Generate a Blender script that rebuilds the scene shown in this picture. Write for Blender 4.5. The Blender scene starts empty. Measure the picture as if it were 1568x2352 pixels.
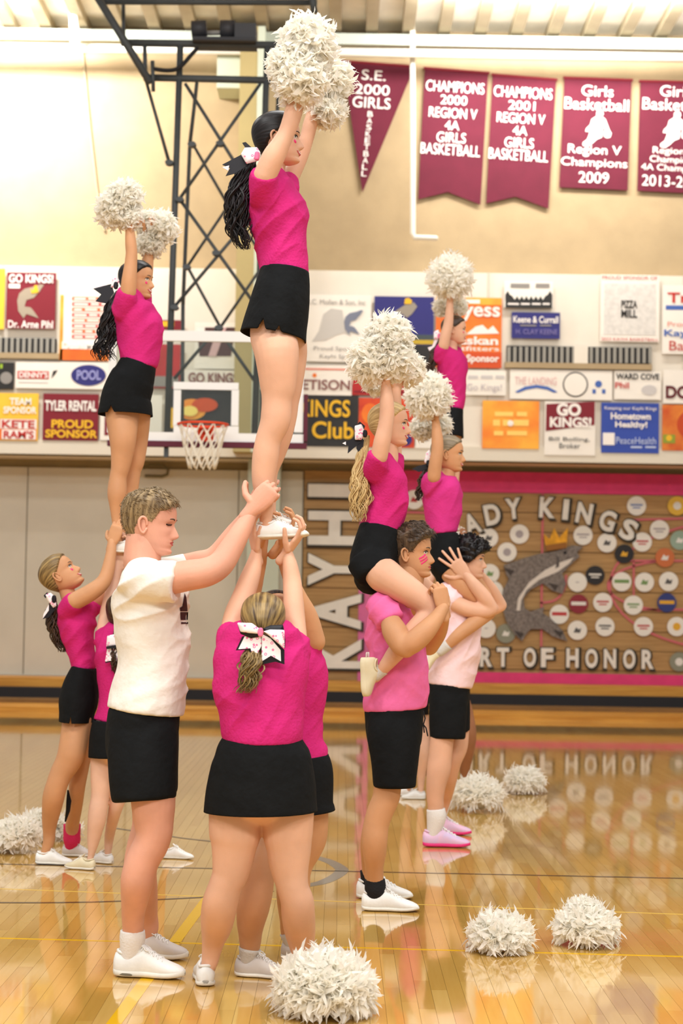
import bpy, bmesh, math, random
import numpy as np
from mathutils import Vector, Matrix, noise
from mathutils.geometry import tessellate_polygon

# ------------------------------------------------------------------ camera
F, IW, IH = 4000.0, 1568.0, 2352.0          # focal length in pixels, frame size
CAM = Vector((0, 0, 1.4))
PITCH = math.atan(204 / F)
ROLL = math.radians(0.9)
_r0, _f0 = Vector((1, 0, 0)), Vector((0, math.cos(PITCH), math.sin(PITCH)))
_u0 = Vector((0, -math.sin(PITCH), math.cos(PITCH)))
CR = _r0 * math.cos(ROLL) + _u0 * math.sin(ROLL)
CU = -_r0 * math.sin(ROLL) + _u0 * math.cos(ROLL)
scene = bpy.context.scene
C = scene.collection
_cd = bpy.data.cameras.new('camera')
_cd.sensor_fit = 'VERTICAL'; _cd.sensor_height = 36.0; _cd.sensor_width = 24.0
_cd.lens = F * 36.0 / IH
_cd.clip_end = 200
_cd.dof.use_dof = True; _cd.dof.focus_distance = 7.0; _cd.dof.aperture_fstop = 3.6
_cam = bpy.data.objects.new('camera', _cd); C.objects.link(_cam)
_m = Matrix((CR, CU, -_f0)).transposed().to_4x4(); _m.translation = CAM
_cam.matrix_world = _m
scene.camera = _cam

# ------------------------------------------------------------------ world, lamps, exposure
scene.view_settings.view_transform = 'Standard'
scene.view_settings.look = 'None'
scene.view_settings.exposure = 0.0
scene.view_settings.gamma = 1.0
scene.view_settings.use_curve_mapping = False
_w = bpy.data.worlds.new('gym_air'); scene.world = _w; _w.use_nodes = True
_w.node_tree.nodes['Background'].inputs[0].default_value = (1.0, 0.99, 0.97, 1)
_w.node_tree.nodes['Background'].inputs[1].default_value = 0.42


def area(name, loc, size, size_y, power, target=None, col=(1.0, 0.99, 0.97)):
    d = bpy.data.lights.new(name, 'AREA'); d.shape = 'RECTANGLE'
    d.size = size; d.size_y = size_y; d.energy = power; d.color = col
    o = bpy.data.objects.new(name, d); C.objects.link(o); o.location = loc
    if target is not None:
        o.rotation_euler = (Vector(target) - Vector(loc)).to_track_quat('-Z', 'Y').to_euler()
    return o


for _x in (-5.0, 0.0, 5.0):                     # rows of gym luminaires hung under the roof deck
    area('gym_luminaire', (_x, -5.0, 8.3), 2.4, 1.2, 350, (_x * .5, 7.0, 1.5))
    area('gym_luminaire', (_x, 3.5, 8.3), 2.4, 1.2, 300)
    area('gym_luminaire', (_x, 11.0, 8.3), 2.4, 1.2, 165)
area('wall_luminaire', (-4.6, 20.3, 8.55), 1.6, 0.5, 520, (-4.3, 22.4, 7.3))
area('wall_luminaire', (2.6, 20.3, 8.55), 3.4, 0.5, 280, (2.6, 22.4, 7.9))
for _x, _p in ((-4.5, 45), (0.0, 30), (4.0, 80)):  # uplights washing the roof deck
    area('deck_uplight', (_x, 16.5, 8.0), 2.6, 0.4, _p, (_x, 20.2, 9.0))

# ------------------------------------------------------------------ geometry helpers


def V(px, py, Y):
    """point of the place seen at pixel (px, py), Y metres in front of the camera"""
    d = _f0 + CR * ((px - IW / 2) / F) + CU * ((IH / 2 - py) / F)
    return CAM + d * (Y / d.y)


def G(px, py, z=0.0):
    d = _f0 + CR * ((px - IW / 2) / F) + CU * ((IH / 2 - py) / F)
    return CAM + d * ((z - CAM.z) / d.z)


def proj(p):
    q = Vector(p) - CAM; zc = q.dot(_f0)
    return IW / 2 + F * q.dot(CR) / zc, IH / 2 - F * q.dot(CU) / zc


def lin(c):
    return tuple(((v / 255) / 12.92 if v / 255 <= .04045 else ((v / 255 + .055) / 1.055) ** 2.4) for v in c)


MATS = {}


def mat(name, rgb, rough=0.6, var=0.0, scale=8.0, bump=0.0, bscale=60.0, spec=0.3, metal=0.0, sss=0.0, rgb2=None,
        stretch=(1, 1, 1), coat=0.0):
    if name in MATS:
        return MATS[name]
    m = bpy.data.materials.new(name); m.use_nodes = True
    nt = m.node_tree; b = nt.nodes['Principled BSDF']
    c = lin(rgb)
    b.inputs['Base Color'].default_value = (*c, 1)
    b.inputs['Roughness'].default_value = rough
    b.inputs['Metallic'].default_value = metal
    b.inputs['Specular IOR Level'].default_value = spec
    b.inputs['Coat Weight'].default_value = coat
    if sss:
        b.inputs['Subsurface Weight'].default_value = sss
        b.inputs['Subsurface Radius'].default_value = (0.02, 0.008, 0.004)
    tc = nt.nodes.new('ShaderNodeTexCoord')
    mp = nt.nodes.new('ShaderNodeMapping'); mp.inputs['Scale'].default_value = stretch
    nt.links.new(tc.outputs['Object'], mp.inputs['Vector'])
    if var or rgb2:
        n = nt.nodes.new('ShaderNodeTexNoise'); n.inputs['Scale'].default_value = scale
        n.inputs['Detail'].default_value = 4
        nt.links.new(mp.outputs[0], n.inputs['Vector'])
        r = nt.nodes.new('ShaderNodeValToRGB')
        c2 = lin(rgb2) if rgb2 else tuple(max(0, v * (1 - var)) for v in c)
        c1 = c if rgb2 else tuple(min(1, v * (1 + var)) for v in c)
        r.color_ramp.elements[0].position = .35; r.color_ramp.elements[1].position = .65
        r.color_ramp.elements[0].color = (*c2, 1); r.color_ramp.elements[1].color = (*c1, 1)
        nt.links.new(n.outputs['Fac'], r.inputs[0]); nt.links.new(r.outputs[0], b.inputs['Base Color'])
    if bump:
        n = nt.nodes.new('ShaderNodeTexNoise'); n.inputs['Scale'].default_value = bscale
        n.inputs['Detail'].default_value = 3
        nt.links.new(mp.outputs[0], n.inputs['Vector'])
        u = nt.nodes.new('ShaderNodeBump'); u.inputs['Strength'].default_value = bump
        u.inputs['Distance'].default_value = 0.01
        nt.links.new(n.outputs['Fac'], u.inputs['Height']); nt.links.new(u.outputs[0], b.inputs['Normal'])
    MATS[name] = m
    return m


def mesh_obj(name, me, m, parent=None, smooth=False):
    o = bpy.data.objects.new(name, me)
    if m is not None and not me.materials:
        for x in (m if isinstance(m, (list, tuple)) else [m]):
            me.materials.append(x)
    if smooth and len(me.polygons):
        me.polygons.foreach_set('use_smooth', [True] * len(me.polygons))
    C.objects.link(o)
    if parent is not None:
        o.parent = parent
        o.location = -world_loc(parent)
    return o


ORIG = {}


def world_loc(o):
    return ORIG.get(o.name, Vector((0, 0, 0)))


def obj(name, bm, m, parent=None, smooth=False):
    me = bpy.data.meshes.new(name)
    bmesh.ops.recalc_face_normals(bm, faces=bm.faces)
    bm.to_mesh(me); bm.free()
    return mesh_obj(name, me, m, parent, smooth)


def thing(name, label, cat, loc, group=None):
    o = bpy.data.objects.new(name, None); C.objects.link(o)
    o.empty_display_size = .1
    o.location = loc; ORIG[o.name] = Vector(loc)
    return tag(o, label, cat, group)


def tag(o, label, cat, group=None, kind=None):
    o['label'] = label; o['category'] = cat
    if group: o['group'] = group
    if kind: o['kind'] = kind
    return o


def struct(o, label=None):
    o['kind'] = 'structure'
    if label: o['label'] = label
    return o


def box(bm, x0, x1, y0, y1, z0, z1):
    vs = [bm.verts.new(p) for p in ((x0, y0, z0), (x1, y0, z0), (x1, y1, z0), (x0, y1, z0),
                                    (x0, y0, z1), (x1, y0, z1), (x1, y1, z1), (x0, y1, z1))]
    for f in ((0, 1, 2, 3), (4, 7, 6, 5), (0, 4, 5, 1), (1, 5, 6, 2), (2, 6, 7, 3), (3, 7, 4, 0)):
        bm.faces.new([vs[i] for i in f])


def boxo(name, x0, x1, y0, y1, z0, z1, m, parent=None):
    bm = bmesh.new(); box(bm, min(x0, x1), max(x0, x1), y0, y1, min(z0, z1), max(z0, z1))
    return obj(name, bm, m, parent)


def prism(bm, pts, thick):
    """closed outline of 3D points facing the camera side (-Y), given a real thickness backwards"""
    n = len(pts); pts = [Vector(p) for p in pts]
    a = [bm.verts.new(p) for p in pts]; b = [bm.verts.new(p + Vector((0, thick, 0))) for p in pts]
    for t in tessellate_polygon([pts]):
        try:
            bm.faces.new([a[i] for i in t]); bm.faces.new([b[i] for i in reversed(t)])
        except ValueError:
            pass
    for i in range(n):
        j = (i + 1) % n
        bm.faces.new((a[i], b[i], b[j], a[j]))


def crom(rows, sub=5):
    """Catmull-Rom resample of control rows"""
    P = np.array(rows, float); n = len(P)
    if n < 3:
        t = np.linspace(0, 1, sub + 1)[:, None]
        return P[0] * (1 - t) + P[-1] * t
    Q = np.vstack([2 * P[0] - P[1], P, 2 * P[-1] - P[-2]])
    out = []
    for i in range(1, n):
        p0, p1, p2, p3 = Q[i - 1], Q[i], Q[i + 1], Q[i + 2]
        for k in range(sub):
            t = k / sub
            out.append(.5 * (2 * p1 + (p2 - p0) * t + (2 * p0 - 5 * p1 + 4 * p2 - p3) * t * t
                             + (3 * p1 - p0 - 3 * p2 + p3) * t ** 3))
    out.append(P[-1])
    return np.array(out)


def tube(bm, pts, ra, rb=None, n=14, cap=('round', 'round'), ref=Vector((0, 1, 0))):
    """closed tube along pts; ra = half width across the view, rb = half depth"""
    pts = [Vector(p) for p in pts]; N = len(pts)
    rb = ra if rb is None else rb
    rings, lasta = [], None

    def frame(t):
        nonlocal lasta
        a = t.cross(ref)
        if a.length < .12:
            a = lasta if lasta is not None else t.orthogonal()
        a = (a - t * a.dot(t)).normalized()
        if lasta is not None and a.dot(lasta) < -.3:
            a = -a
        lasta = a
        return a, a.cross(t).normalized()
    fr = []
    for i in range(N):
        t = (pts[min(i + 1, N - 1)] - pts[max(i - 1, 0)])
        t = t.normalized() if t.length > 1e-9 else Vector((0, 0, 1))
        fr.append((t, *frame(t)))

    def ring(p, a, b, x, y):
        return [bm.verts.new(p + a * (x * math.cos(2 * math.pi * k / n)) + b * (y * math.sin(2 * math.pi * k / n)))
                for k in range(n)]
    if cap[0] == 'round':
        t, a, b = fr[0]; r = min(ra[0], rb[0])
        for ang in (75, 50, 25):
            q = math.radians(ang)
            rings.append(ring(pts[0] - t * r * math.sin(q), a, b, ra[0] * math.cos(q), rb[0] * math.cos(q)))
    for i in range(N):
        rings.append(ring(pts[i], fr[i][1], fr[i][2], ra[i], rb[i]))
    if cap[1] == 'round':
        t, a, b = fr[-1]; r = min(ra[-1], rb[-1])
        for ang in (25, 50, 75):
            q = math.radians(ang)
            rings.append(ring(pts[-1] + t * r * math.sin(q), a, b, ra[-1] * math.cos(q), rb[-1] * math.cos(q)))
    for i in range(len(rings) - 1):
        A, B = rings[i], rings[i + 1]
        for k in range(n):
            bm.faces.new((A[k], A[(k + 1) % n], B[(k + 1) % n], B[k]))
    if cap[0] != 'open': bm.faces.new(rings[0][::-1])
    if cap[1] != 'open': bm.faces.new(rings[-1])
    return rings


def bar(bm, a, b, r, n=10):
    tube(bm, [a, b], [r, r], n=n, cap=('flat', 'flat'))


def remesh(bm, voxel, smooth_it=4, fac=.5):
    """one continuous skin over the shapes in bm"""
    bmesh.ops.recalc_face_normals(bm, faces=bm.faces)
    me = bpy.data.meshes.new('tmp'); bm.to_mesh(me); bm.free()
    o = bpy.data.objects.new('tmp', me); C.objects.link(o)
    r = o.modifiers.new('r', 'REMESH'); r.mode = 'VOXEL'; r.voxel_size = voxel; r.use_smooth_shade = True
    if smooth_it:
        s = o.modifiers.new('s', 'SMOOTH'); s.factor = fac; s.iterations = smooth_it
    dg = bpy.context.evaluated_depsgraph_get()
    res = bpy.data.meshes.new_from_object(o.evaluated_get(dg), depsgraph=dg)
    bpy.data.objects.remove(o); bpy.data.meshes.remove(me)
    return res


TXT = {}


def text_mesh(s, bold=0.0, space=1.0):
    k = (s, bold, space)
    if k in TXT: return TXT[k]
    cu = bpy.data.curves.new('t', 'FONT'); cu.body = s; cu.align_x = 'CENTER'; cu.offset = bold
    cu.resolution_u = 4; cu.fill_mode = 'FRONT'; cu.space_character = space; cu.space_line = .8
    o = bpy.data.objects.new('t', cu); C.objects.link(o)
    dg = bpy.context.evaluated_depsgraph_get()
    me = bpy.data.meshes.new_from_object(o.evaluated_get(dg), depsgraph=dg)
    bpy.data.objects.remove(o)
    co = np.array([v.co[:2] for v in me.vertices]); fa = [tuple(p.vertices) for p in me.polygons]
    bpy.data.meshes.remove(me)
    TXT[k] = (co, fa)
    return TXT[k]


def text(name, s, cx, cy, w, h, Y, m, parent, rot=0.0, bold=0.012, grow=0.0, space=1.0, lift=0.004):
    """lettering fitted into w x h pixels around pixel (cx, cy) of an upright plane at Y"""
    co, fa = text_mesh(s, bold, space)
    if not len(co): return None
    lo, hi = co.min(0), co.max(0)
    k = Y / F
    q = (co - (lo + hi) / 2) / np.maximum(hi - lo, 1e-6) * np.array([w * k, h * k])
    a = math.radians(rot)
    q = q @ np.array([[math.cos(a), math.sin(a)], [-math.sin(a), math.cos(a)]])
    c = V(cx, cy, Y)
    a2 = -ROLL * 0
    verts = [(c.x + x, Y - lift, c.z + y) for x, y in q]
    me = bpy.data.meshes.new(name); me.from_pydata(verts, [], fa); me.update()
    return mesh_obj(name, me, m, parent)


def pxbox(x0, y0, x1, y1, Y):
    c = V((x0 + x1) / 2, (y0 + y1) / 2, Y); k = Y / F
    return c.x - (x1 - x0) / 2 * k, c.x + (x1 - x0) / 2 * k, c.z - (y1 - y0) / 2 * k, c.z + (y1 - y0) / 2 * k


def pxrect(name, x0, y0, x1, y1, Y, th, m, parent=None):
    a, b, z0, z1 = pxbox(x0, y0, x1, y1, Y)
    return boxo(name, a, b, Y, Y + th, z0, z1, m, parent)


def pxpoly(name, pts, Y, th, m, parent=None):
    bm = bmesh.new(); prism(bm, [V(x, y, Y) for x, y in pts], th)
    return obj(name, bm, m, parent)


def circ(cx, cy, r, n=28, ry=None):
    ry = r if ry is None else ry
    return [(cx + r * math.cos(2 * math.pi * i / n), cy + ry * math.sin(2 * math.pi * i / n)) for i in range(n)]
# ------------------------------------------------------------------ materials of the room
random.seed(7)
M = dict(
    tan=mat('tan_plaster', (170, 148, 114), .85, .05, 3, .25, 40),
    white=mat('white_board', (226, 216, 200), .7, .03, 2),
    pad=mat('grey_panel', (216, 208, 190), .75, .04, 1.5),
    deck=mat('roof_deck', (244, 240, 230), .6, .05, 4),
    rib=mat('roof_rib', (172, 158, 130), .7, .06, 4),
    beam=mat('green_grey_beam', (184, 190, 176), .6, .03, 3),
    pipe=mat('white_pipe', (228, 222, 208), .5),
    olive=mat('olive_column', (176, 158, 108), .7, .04, 2),
    pale=mat('pale_green_column', (198, 204, 184), .7, .03, 2),
    wood=mat('bleacher_wood', (186, 146, 92), .55, 0, 3, .1, 30, rgb2=(166, 126, 76), stretch=(.6, 1, 14)),
    woodgold=mat('bleacher_gold', (206, 148, 62), .45, 0, 3, rgb2=(182, 122, 44), stretch=(.5, 1, 10)),
    brown=mat('bleacher_brown', (122, 88, 46), .6, .1, 3),
    black=mat('black_gap', (34, 32, 34), .7),
    steel=mat('dark_steel', (72, 76, 78), .5, .08, 6),
    maroon=mat('maroon_cloth', (96, 26, 44), .8, .06, 5, .2, 25),
    maroonp=mat('maroon_print', (124, 28, 40), .6),
    wtext=mat('white_print', (240, 232, 224), .6),
    gtext=mat('gold_print', (232, 180, 40), .6),
    ktext=mat('black_print', (38, 32, 30), .6),
    rtext=mat('red_print', (190, 48, 40), .6),
    btext=mat('blue_print', (70, 100, 170), .6),
    grtext=mat('grey_print', (140, 134, 128), .6),
    poster=mat('poster_white', (236, 228, 216), .5, .02, 3),
    orange=mat('poster_orange', (236, 130, 36), .5, 0, 1.5, rgb2=(222, 96, 34)),
    amber=mat('poster_amber', (244, 176, 60), .5, 0, 2.5, rgb2=(238, 130, 40)),
    yellow=mat('poster_yellow', (240, 190, 60), .5, .05, 3),
    navy=mat('poster_navy', (44, 42, 112), .5, .05, 3),
    blue=mat('poster_blue', (48, 72, 160), .5, .04, 3),
    red=mat('poster_red', (176, 36, 34), .5, .1, 4),
    blackp=mat('poster_black', (40, 38, 36), .5, .2, 6),
    pink=mat('pink_paper', (222, 62, 118), .6, .06, 6),
    pinkline=mat('pink_line', (206, 104, 110), .6),
    fish=mat('fish_grey', (138, 128, 120), .7, 0, 30, rgb2=(104, 94, 88)),
    fishl=mat('fish_belly', (222, 212, 200), .7),
    gold=mat('crown_gold', (226, 160, 36), .6, .2, 12),
    outline=mat('letter_outline', (60, 52, 40), .7),
    offwhite=mat('letter_white', (232, 226, 214), .6, .03, 6),
    rim=mat('rim_orange', (226, 70, 30), .45),
    net=mat('net_white', (238, 230, 212), .8),
    bbw=mat('backboard_white', (238, 236, 232), .4),
    bbpad=mat('backboard_padding', (92, 30, 48), .6),
)
YU, YL, YB = 22.0, 23.1, 16.0

# glass of the backboard
gl = bpy.data.materials.new('backboard_glass'); gl.use_nodes = True
nt = gl.node_tree; nt.nodes.clear()
o_ = nt.nodes.new('ShaderNodeOutputMaterial'); mx = nt.nodes.new('ShaderNodeMixShader')
tr = nt.nodes.new('ShaderNodeBsdfTransparent'); tr.inputs[0].default_value = (.86, .9, .88, 1)
gs = nt.nodes.new('ShaderNodeBsdfGlossy'); gs.inputs['Roughness'].default_value = .05
mx.inputs[0].default_value = .07
nt.links.new(tr.outputs[0], mx.inputs[1]); nt.links.new(gs.outputs[0], mx.inputs[2]); nt.links.new(mx.outputs[0], o_.inputs[0])


# ------------------------------------------------------------------ floor of maple strips
def floor_mat(name, use_attr):
    m = bpy.data.materials.new(name); m.use_nodes = True
    nt = m.node_tree; b = nt.nodes['Principled BSDF']
    if use_attr:
        src = nt.nodes.new('ShaderNodeAttribute'); src.attribute_name = 'rnd'; fac = src.outputs['Fac']
    else:
        src = nt.nodes.new('ShaderNodeObjectInfo'); fac = src.outputs['Random']
    tc = nt.nodes.new('ShaderNodeNewGeometry')
    mp = nt.nodes.new('ShaderNodeMapping'); mp.inputs['Scale'].default_value = (60, 3, 1)
    nt.links.new(tc.outputs['Position'], mp.inputs[0])
    n = nt.nodes.new('ShaderNodeTexNoise'); n.inputs['Scale'].default_value = 1; n.inputs['Detail'].default_value = 4
    nt.links.new(mp.outputs[0], n.inputs['Vector'])
    ad = nt.nodes.new('ShaderNodeMath'); ad.operation = 'MULTIPLY_ADD'; ad.inputs[1].default_value = .35
    nt.links.new(n.outputs['Fac'], ad.inputs[0]); 
    ml = nt.nodes.new('ShaderNodeMath'); ml.operation = 'MULTIPLY'; ml.inputs[1].default_value = .6
    nt.links.new(fac, ml.inputs[0]); nt.links.new(ml.outputs[0], ad.inputs[2])
    r = nt.nodes.new('ShaderNodeValToRGB')
    r.color_ramp.elements[0].position = .1; r.color_ramp.elements[0].color = (*lin((192, 144, 62)), 1)
    r.color_ramp.elements[1].position = .95; r.color_ramp.elements[1].color = (*lin((218, 178, 100)), 1)
    e = r.color_ramp.elements.new(.55); e.color = (*lin((206, 162, 80)), 1)
    nt.links.new(ad.outputs[0], r.inputs[0]); nt.links.new(r.outputs[0], b.inputs['Base Color'])
    b.inputs['Roughness'].default_value = .07; b.inputs['IOR'].default_value = 1.55
    b.inputs['Coat Weight'].default_value = .6; b.inputs['Coat Roughness'].default_value = .04
    n2 = nt.nodes.new('ShaderNodeTexNoise'); n2.inputs['Scale'].default_value = 1; n2.inputs['Detail'].default_value = 2
    mp2 = nt.nodes.new('ShaderNodeMapping'); mp2.inputs['Scale'].default_value = (9, 2.5, 1)
    nt.links.new(tc.outputs['Position'], mp2.inputs[0]); nt.links.new(mp2.outputs[0], n2.inputs['Vector'])
    bu = nt.nodes.new('ShaderNodeBump'); bu.inputs['Strength'].default_value = .045; bu.inputs['Distance'].default_value = .02
    nt.links.new(n2.outputs['Fac'], bu.inputs['Height']); nt.links.new(bu.outputs[0], b.inputs['Normal'])
    return m


fm_obj, fm_attr = floor_mat('maple_plank', False), floor_mat('maple_planks_far', True)
fl = struct(boxo('floor', -9, 9, -4, 24, -.06, -.012, mat('floor_base', (110, 78, 34), .6)),
            'glossy golden maple gym floor')
PW = .0572
planks = []
for i in range(int(16 / PW)):
    x = -8 + i * PW; y = 2.5 - random.random() * .9
    while y < 24:
        L = round(random.uniform(.45, 1.25) / .05) * .05; planks.append((x, y, L)); y += L


def plank_score(p):
    x, y, L = p
    c = Vector((x + PW / 2, y + L / 2, 0)) - CAM
    zc = c.dot(_f0); u = IW / 2 + F * c.dot(CR) / zc; v = IH / 2 - F * c.dot(CU) / zc
    if not (0 < u < IW and 1650 < v < IH): return 0
    return PW * L * F * F * CAM.z / zc ** 3


planks.sort(key=plank_score, reverse=True)
PM = {}
for k, (x, y, L) in enumerate(planks[:300]):
    L = round(L, 2)
    if L not in PM:
        bm = bmesh.new(); box(bm, 0, PW - .0009, 0, L - .0009, -.012, 0)
        me = bpy.data.meshes.new('floor_plank'); bmesh.ops.recalc_face_normals(bm, faces=bm.faces); bm.to_mesh(me); bm.free()
        me.materials.append(fm_obj); PM[L] = me
    o = bpy.data.objects.new('floor_plank', PM[L]); C.objects.link(o); o.parent = fl
    o.location = (x, y, 0)
vs, fs, rn = [], [], []
for x, y, L in planks[300:]:
    b0 = len(vs); X1, Y1 = x + PW - .0009, y + L - .0009
    vs += [(x, y, 0), (X1, y, 0), (X1, Y1, 0), (x, Y1, 0), (x, y, -.01), (X1, y, -.01), (X1, Y1, -.01), (x, Y1, -.01)]
    q = random.random()
    for f in ((0, 1, 2, 3), (0, 4, 5, 1), (1, 5, 6, 2), (2, 6, 7, 3), (3, 7, 4, 0)):
        fs.append(tuple(b0 + i for i in f)); rn.append(q)
me = bpy.data.meshes.new('floor_planks'); me.from_pydata(vs, [], fs); me.update()
at = me.attributes.new('rnd', 'FLOAT', 'FACE'); at.data.foreach_set('value', rn)
fp = mesh_obj('floor_planks', me, fm_attr, fl); fp['kind'] = 'stuff'


def court_line(pts, width, m):
    """painted line through floor points seen at the given pixels"""
    P = [G(x, y, .0012) for x, y in pts]
    bm = bmesh.new(); prev = None
    for i, p in enumerate(P):
        t = (P[min(i + 1, len(P) - 1)] - P[max(i - 1, 0)]).normalized(); n = Vector((-t.y, t.x, 0)) * width / 2
        w = [bm.verts.new(q) for q in (p - n, p + n, p + n - Vector((0, 0, .0016)), p - n - Vector((0, 0, .0016)))]
        if prev:
            for a in range(4): bm.faces.new((prev[a], prev[(a + 1) % 4], w[(a + 1) % 4], w[a]))
        prev = w
    return obj('court_line', bm, m, fl)


paint = dict(rough=.1, coat=.3)
lk = mat('line_dark', (66, 48, 40), **paint); ly = mat('line_yellow', (226, 176, 10), **paint)
lg = mat('line_grey', (132, 124, 112), **paint)
court_line([(-200, 1980), (1750, 2021)], .025, lk)
court_line(crom([(-120, 2072), (100, 2073), (260, 2070), (440, 2062), (540, 2055), (626, 2046)], 6), .026, lk)
court_line([(560, 1950), (250, 2366)], .05, ly)
court_line([(-150, 2150), (1740, 2201)], .018, ly)
court_line([(-150, 2035), (1740, 2106)], .012, mat('line_pale', (222, 186, 90), **paint))
court_line(crom([(500, 1952), (620, 1954), (700, 1964), (750, 1976), (780, 1992), (784, 2001), (768, 2014), (738, 2027), (700, 2034)], 6), .07, lg)
court_line([(250, 1900), (420, 1925), (600, 1945)], .03, lk)

# ------------------------------------------------------------------ walls
zt = V(784, 84, YU).z                       # underside of the roof deck at the wall
zb = V(784, 1050, YU).z                     # bottom edge of the sponsor board
zw = V(784, 621, YU).z                      # top edge of the sponsor board
wb = struct(boxo('wall_back', -11, 11, YL + .05, YL + .3, 0, zb + 1.2, mat('soffit_tan', (170, 146, 100), .85, .05, 3)), 'tan lower end wall behind the bleachers')
wu = struct(boxo('wall_back_upper', -11, 11, YU + .3, YU + .5, zb, zt + .5, M['tan']), 'tan plaster upper end wall')
sb = struct(boxo('trim_1', -11, 11, YU + .02, YU + 1.3, zb, zw, M['white']), 'white board band carrying sponsor signs')
for px in (0, 560, 1120, 1568):             # joints between the board sheets
    x = V(px, 850, YU).x; boxo('joint_strip', x - .012, x + .012, YU + .005, YU + .03, zb, zw, mat('board_joint', (206, 196, 178), .7), sb)
lp = boxo('bottom_rail', -11, 11, YU - .02, YU + .06, zb - .02, zb + .16, mat('board_rail', (218, 208, 190), .7), sb)
ce = struct(boxo('ceiling', -11, 11, 12, YU + .4, zt + .18, zt + .3, M['deck']), 'pale ribbed metal roof deck')
for i in range(-14, 15):
    x = V(45 + 85 * (i + 9) - 40, 60, YU - .5).x
    boxo('deck_rib', x - .075, x + .075, 12, YU + .3, zt + .05, zt + .2, M['rib'], ce)
# wall-top beam and sprinkler pipe
z1, z2 = V(784, 107, YU).z, V(784, 82, YU).z
struct(boxo('trim_2', -11, 11, YU - .1, YU + .3, z1, z2, M['beam']), 'grey green steel beam along the top of the wall')
bm = bmesh.new(); zp = V(784, 120, YU - .3).z
bar(bm, (-11, YU - .3, zp), (11, YU - .3, zp), .055, 14)
tag(obj('sprinkler_pipe', bm, M['pipe'], None, True), 'long white pipe running along the top of the tan wall', 'pipe')
bm = bmesh.new()
tube(bm, [V(946, -60, YU - .1), V(948, 300, YU - .1), V(948, 535, YU - .1), V(952, 545, YU - .1), V(1000, 547, YU - .1)], [.035] * 5, n=10)
tag(obj('drop_pipe', bm, M['pipe'], None, True), 'thin white pipe dropping down the tan wall with an elbow at its foot', 'pipe')
bm = bmesh.new(); bar(bm, V(163, -40, YU - .5), V(170, 98, YU - .5), .05); bar(bm, V(172, 30, YU - .5), V(182, 98, YU - .5), .03)
tag(obj('pipe_hanger', bm, M['pipe'], None, True), 'white twin rod hanger holding the pipe beside the roof ribs', 'hanger')
bm = bmesh.new(); tube(bm, [V(188, 100, YU + .28), V(205, 280, YU + .28), V(222, 430, YU + .28), V(240, 530, YU + .28)], [.014] * 4, n=8)
tag(obj('hanging_cable', bm, mat('cable', (176, 160, 128), .7), None, True), 'thin tan cable hanging down the plaster wall', 'cable')
# columns
xc0, xc1 = V(552, 300, YU).x, V(592, 300, YU).x
t = struct(boxo('trim_3', xc0, xc1, YU - .35, YU + .3, zb + .02, zt, M['olive']), 'olive steel column on the wall')
boxo('column_flange', xc1, xc1 + .09, YU - .36, YU + .3, zb + .02, zt, M['pale'], t)
boxo('haunch', xc0 - .3, xc0, YU - .2, YU + .3, zt - .75, zt - .2, M['pale'], t)
xa, xb = V(568, 1200, YL - .5).x, V(642, 1200, YL - .5).x
struct(boxo('trim_4', xa, xb, YL - .55, YL - .1, 0, zb, M['pale']), 'pale green steel column under the board band')
# grey wall panels on the left of the column
zp0, zp1 = V(350, 1561, YL).z, V(350, 1078, YL).z
pads = struct(boxo('wall_panelling', V(-420, 1300, YL).x, V(694, 1300, YL).x, YL, YL + .04, zp0, zp1, mat('panel_joint', (160, 150, 130), .8)), 'grey upright wall panels left of the wooden bleachers')
edges = [-420, -190, 60, 300, 545, 694]
for a, b in zip(edges[:-1], edges[1:]):
    xa, xb = V(a, 1300, YL).x, V(b, 1300, YL).x
    boxo('panel', xa + .008, xb - .008, YL - .03, YL + .02, zp0 + .01, zp1, M['pad'], pads)
boxo('base_rail', V(-420, 1300, YL).x, V(694, 1300, YL).x, YL - .06, YL + .02, zp0 - .01, zp0 + .05, mat('rail_white', (214, 206, 190), .6), pads)
# folded wooden bleachers on the right
bl = thing('folded_bleachers', 'folded wooden bleachers with brown horizontal boards and gold front step', 'bleachers', (2, YL, 0))
xl, xr = V(696, 1300, YL).x, 9.0
z0b, z1b = V(1150, 1582, YL).z, V(1150, 1088, YL).z
NB = 11
for i in range(NB):
    za = z0b + (z1b - z0b) * i / NB; zc = z0b + (z1b - z0b) * (i + 1) / NB
    boxo('board', xl, xr, YL - .06 - .012 * (i % 2), YL + .03, za + .008, zc - .004, M['wood'], bl)
boxo('board_backing', xl, xr, YL - .04, YL + .05, z0b, z1b, mat('backing', (140, 104, 60), .7), bl)


def step(name, y0, y1, Y, m, par):
    a, b = V(784, y0, Y).z, V(784, y1, Y).z
    return boxo(name, -11, 9.5, Y, YL - .1, max(0.0, b), a, m, par)


step('top_rail', 1568, 1593, YL - .75, M['woodgold'], bl)
step('gap', 1590, 1620, YL - .95, M['black'], bl)
step('kick_board', 1617, 1636, YL - 1.3, M['brown'], bl)
step('front_step', 1634, 1662, YL - 2.0, M['woodgold'], bl)
for o in bl.children: pass

# ------------------------------------------------------------------ pink paper frame and lettering on the bleachers
YP = YL - .09
pf = thing('paper_frame', 'hot pink paper strips framing the sponsor wall on the bleachers', 'banner', V(1200, 1580, YP))
pxrect('paper_strip', 846, 1086, 1760, 1134, YP, .006, M['pink'], pf)
pxrect('paper_strip', 1000, 1548, 1760, 1590, YP, .006, M['pink'], pf)
pxrect('paper_strip', 824, 1086, 850, 1580, YP, .006, mat('pink_paper_pale', (220, 110, 160), .6, .06, 6), pf)
ct = thing('court_outline', 'thin pink tape court lines behind the round sponsor discs', 'tape', V(1350, 1500, YP))


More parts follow.
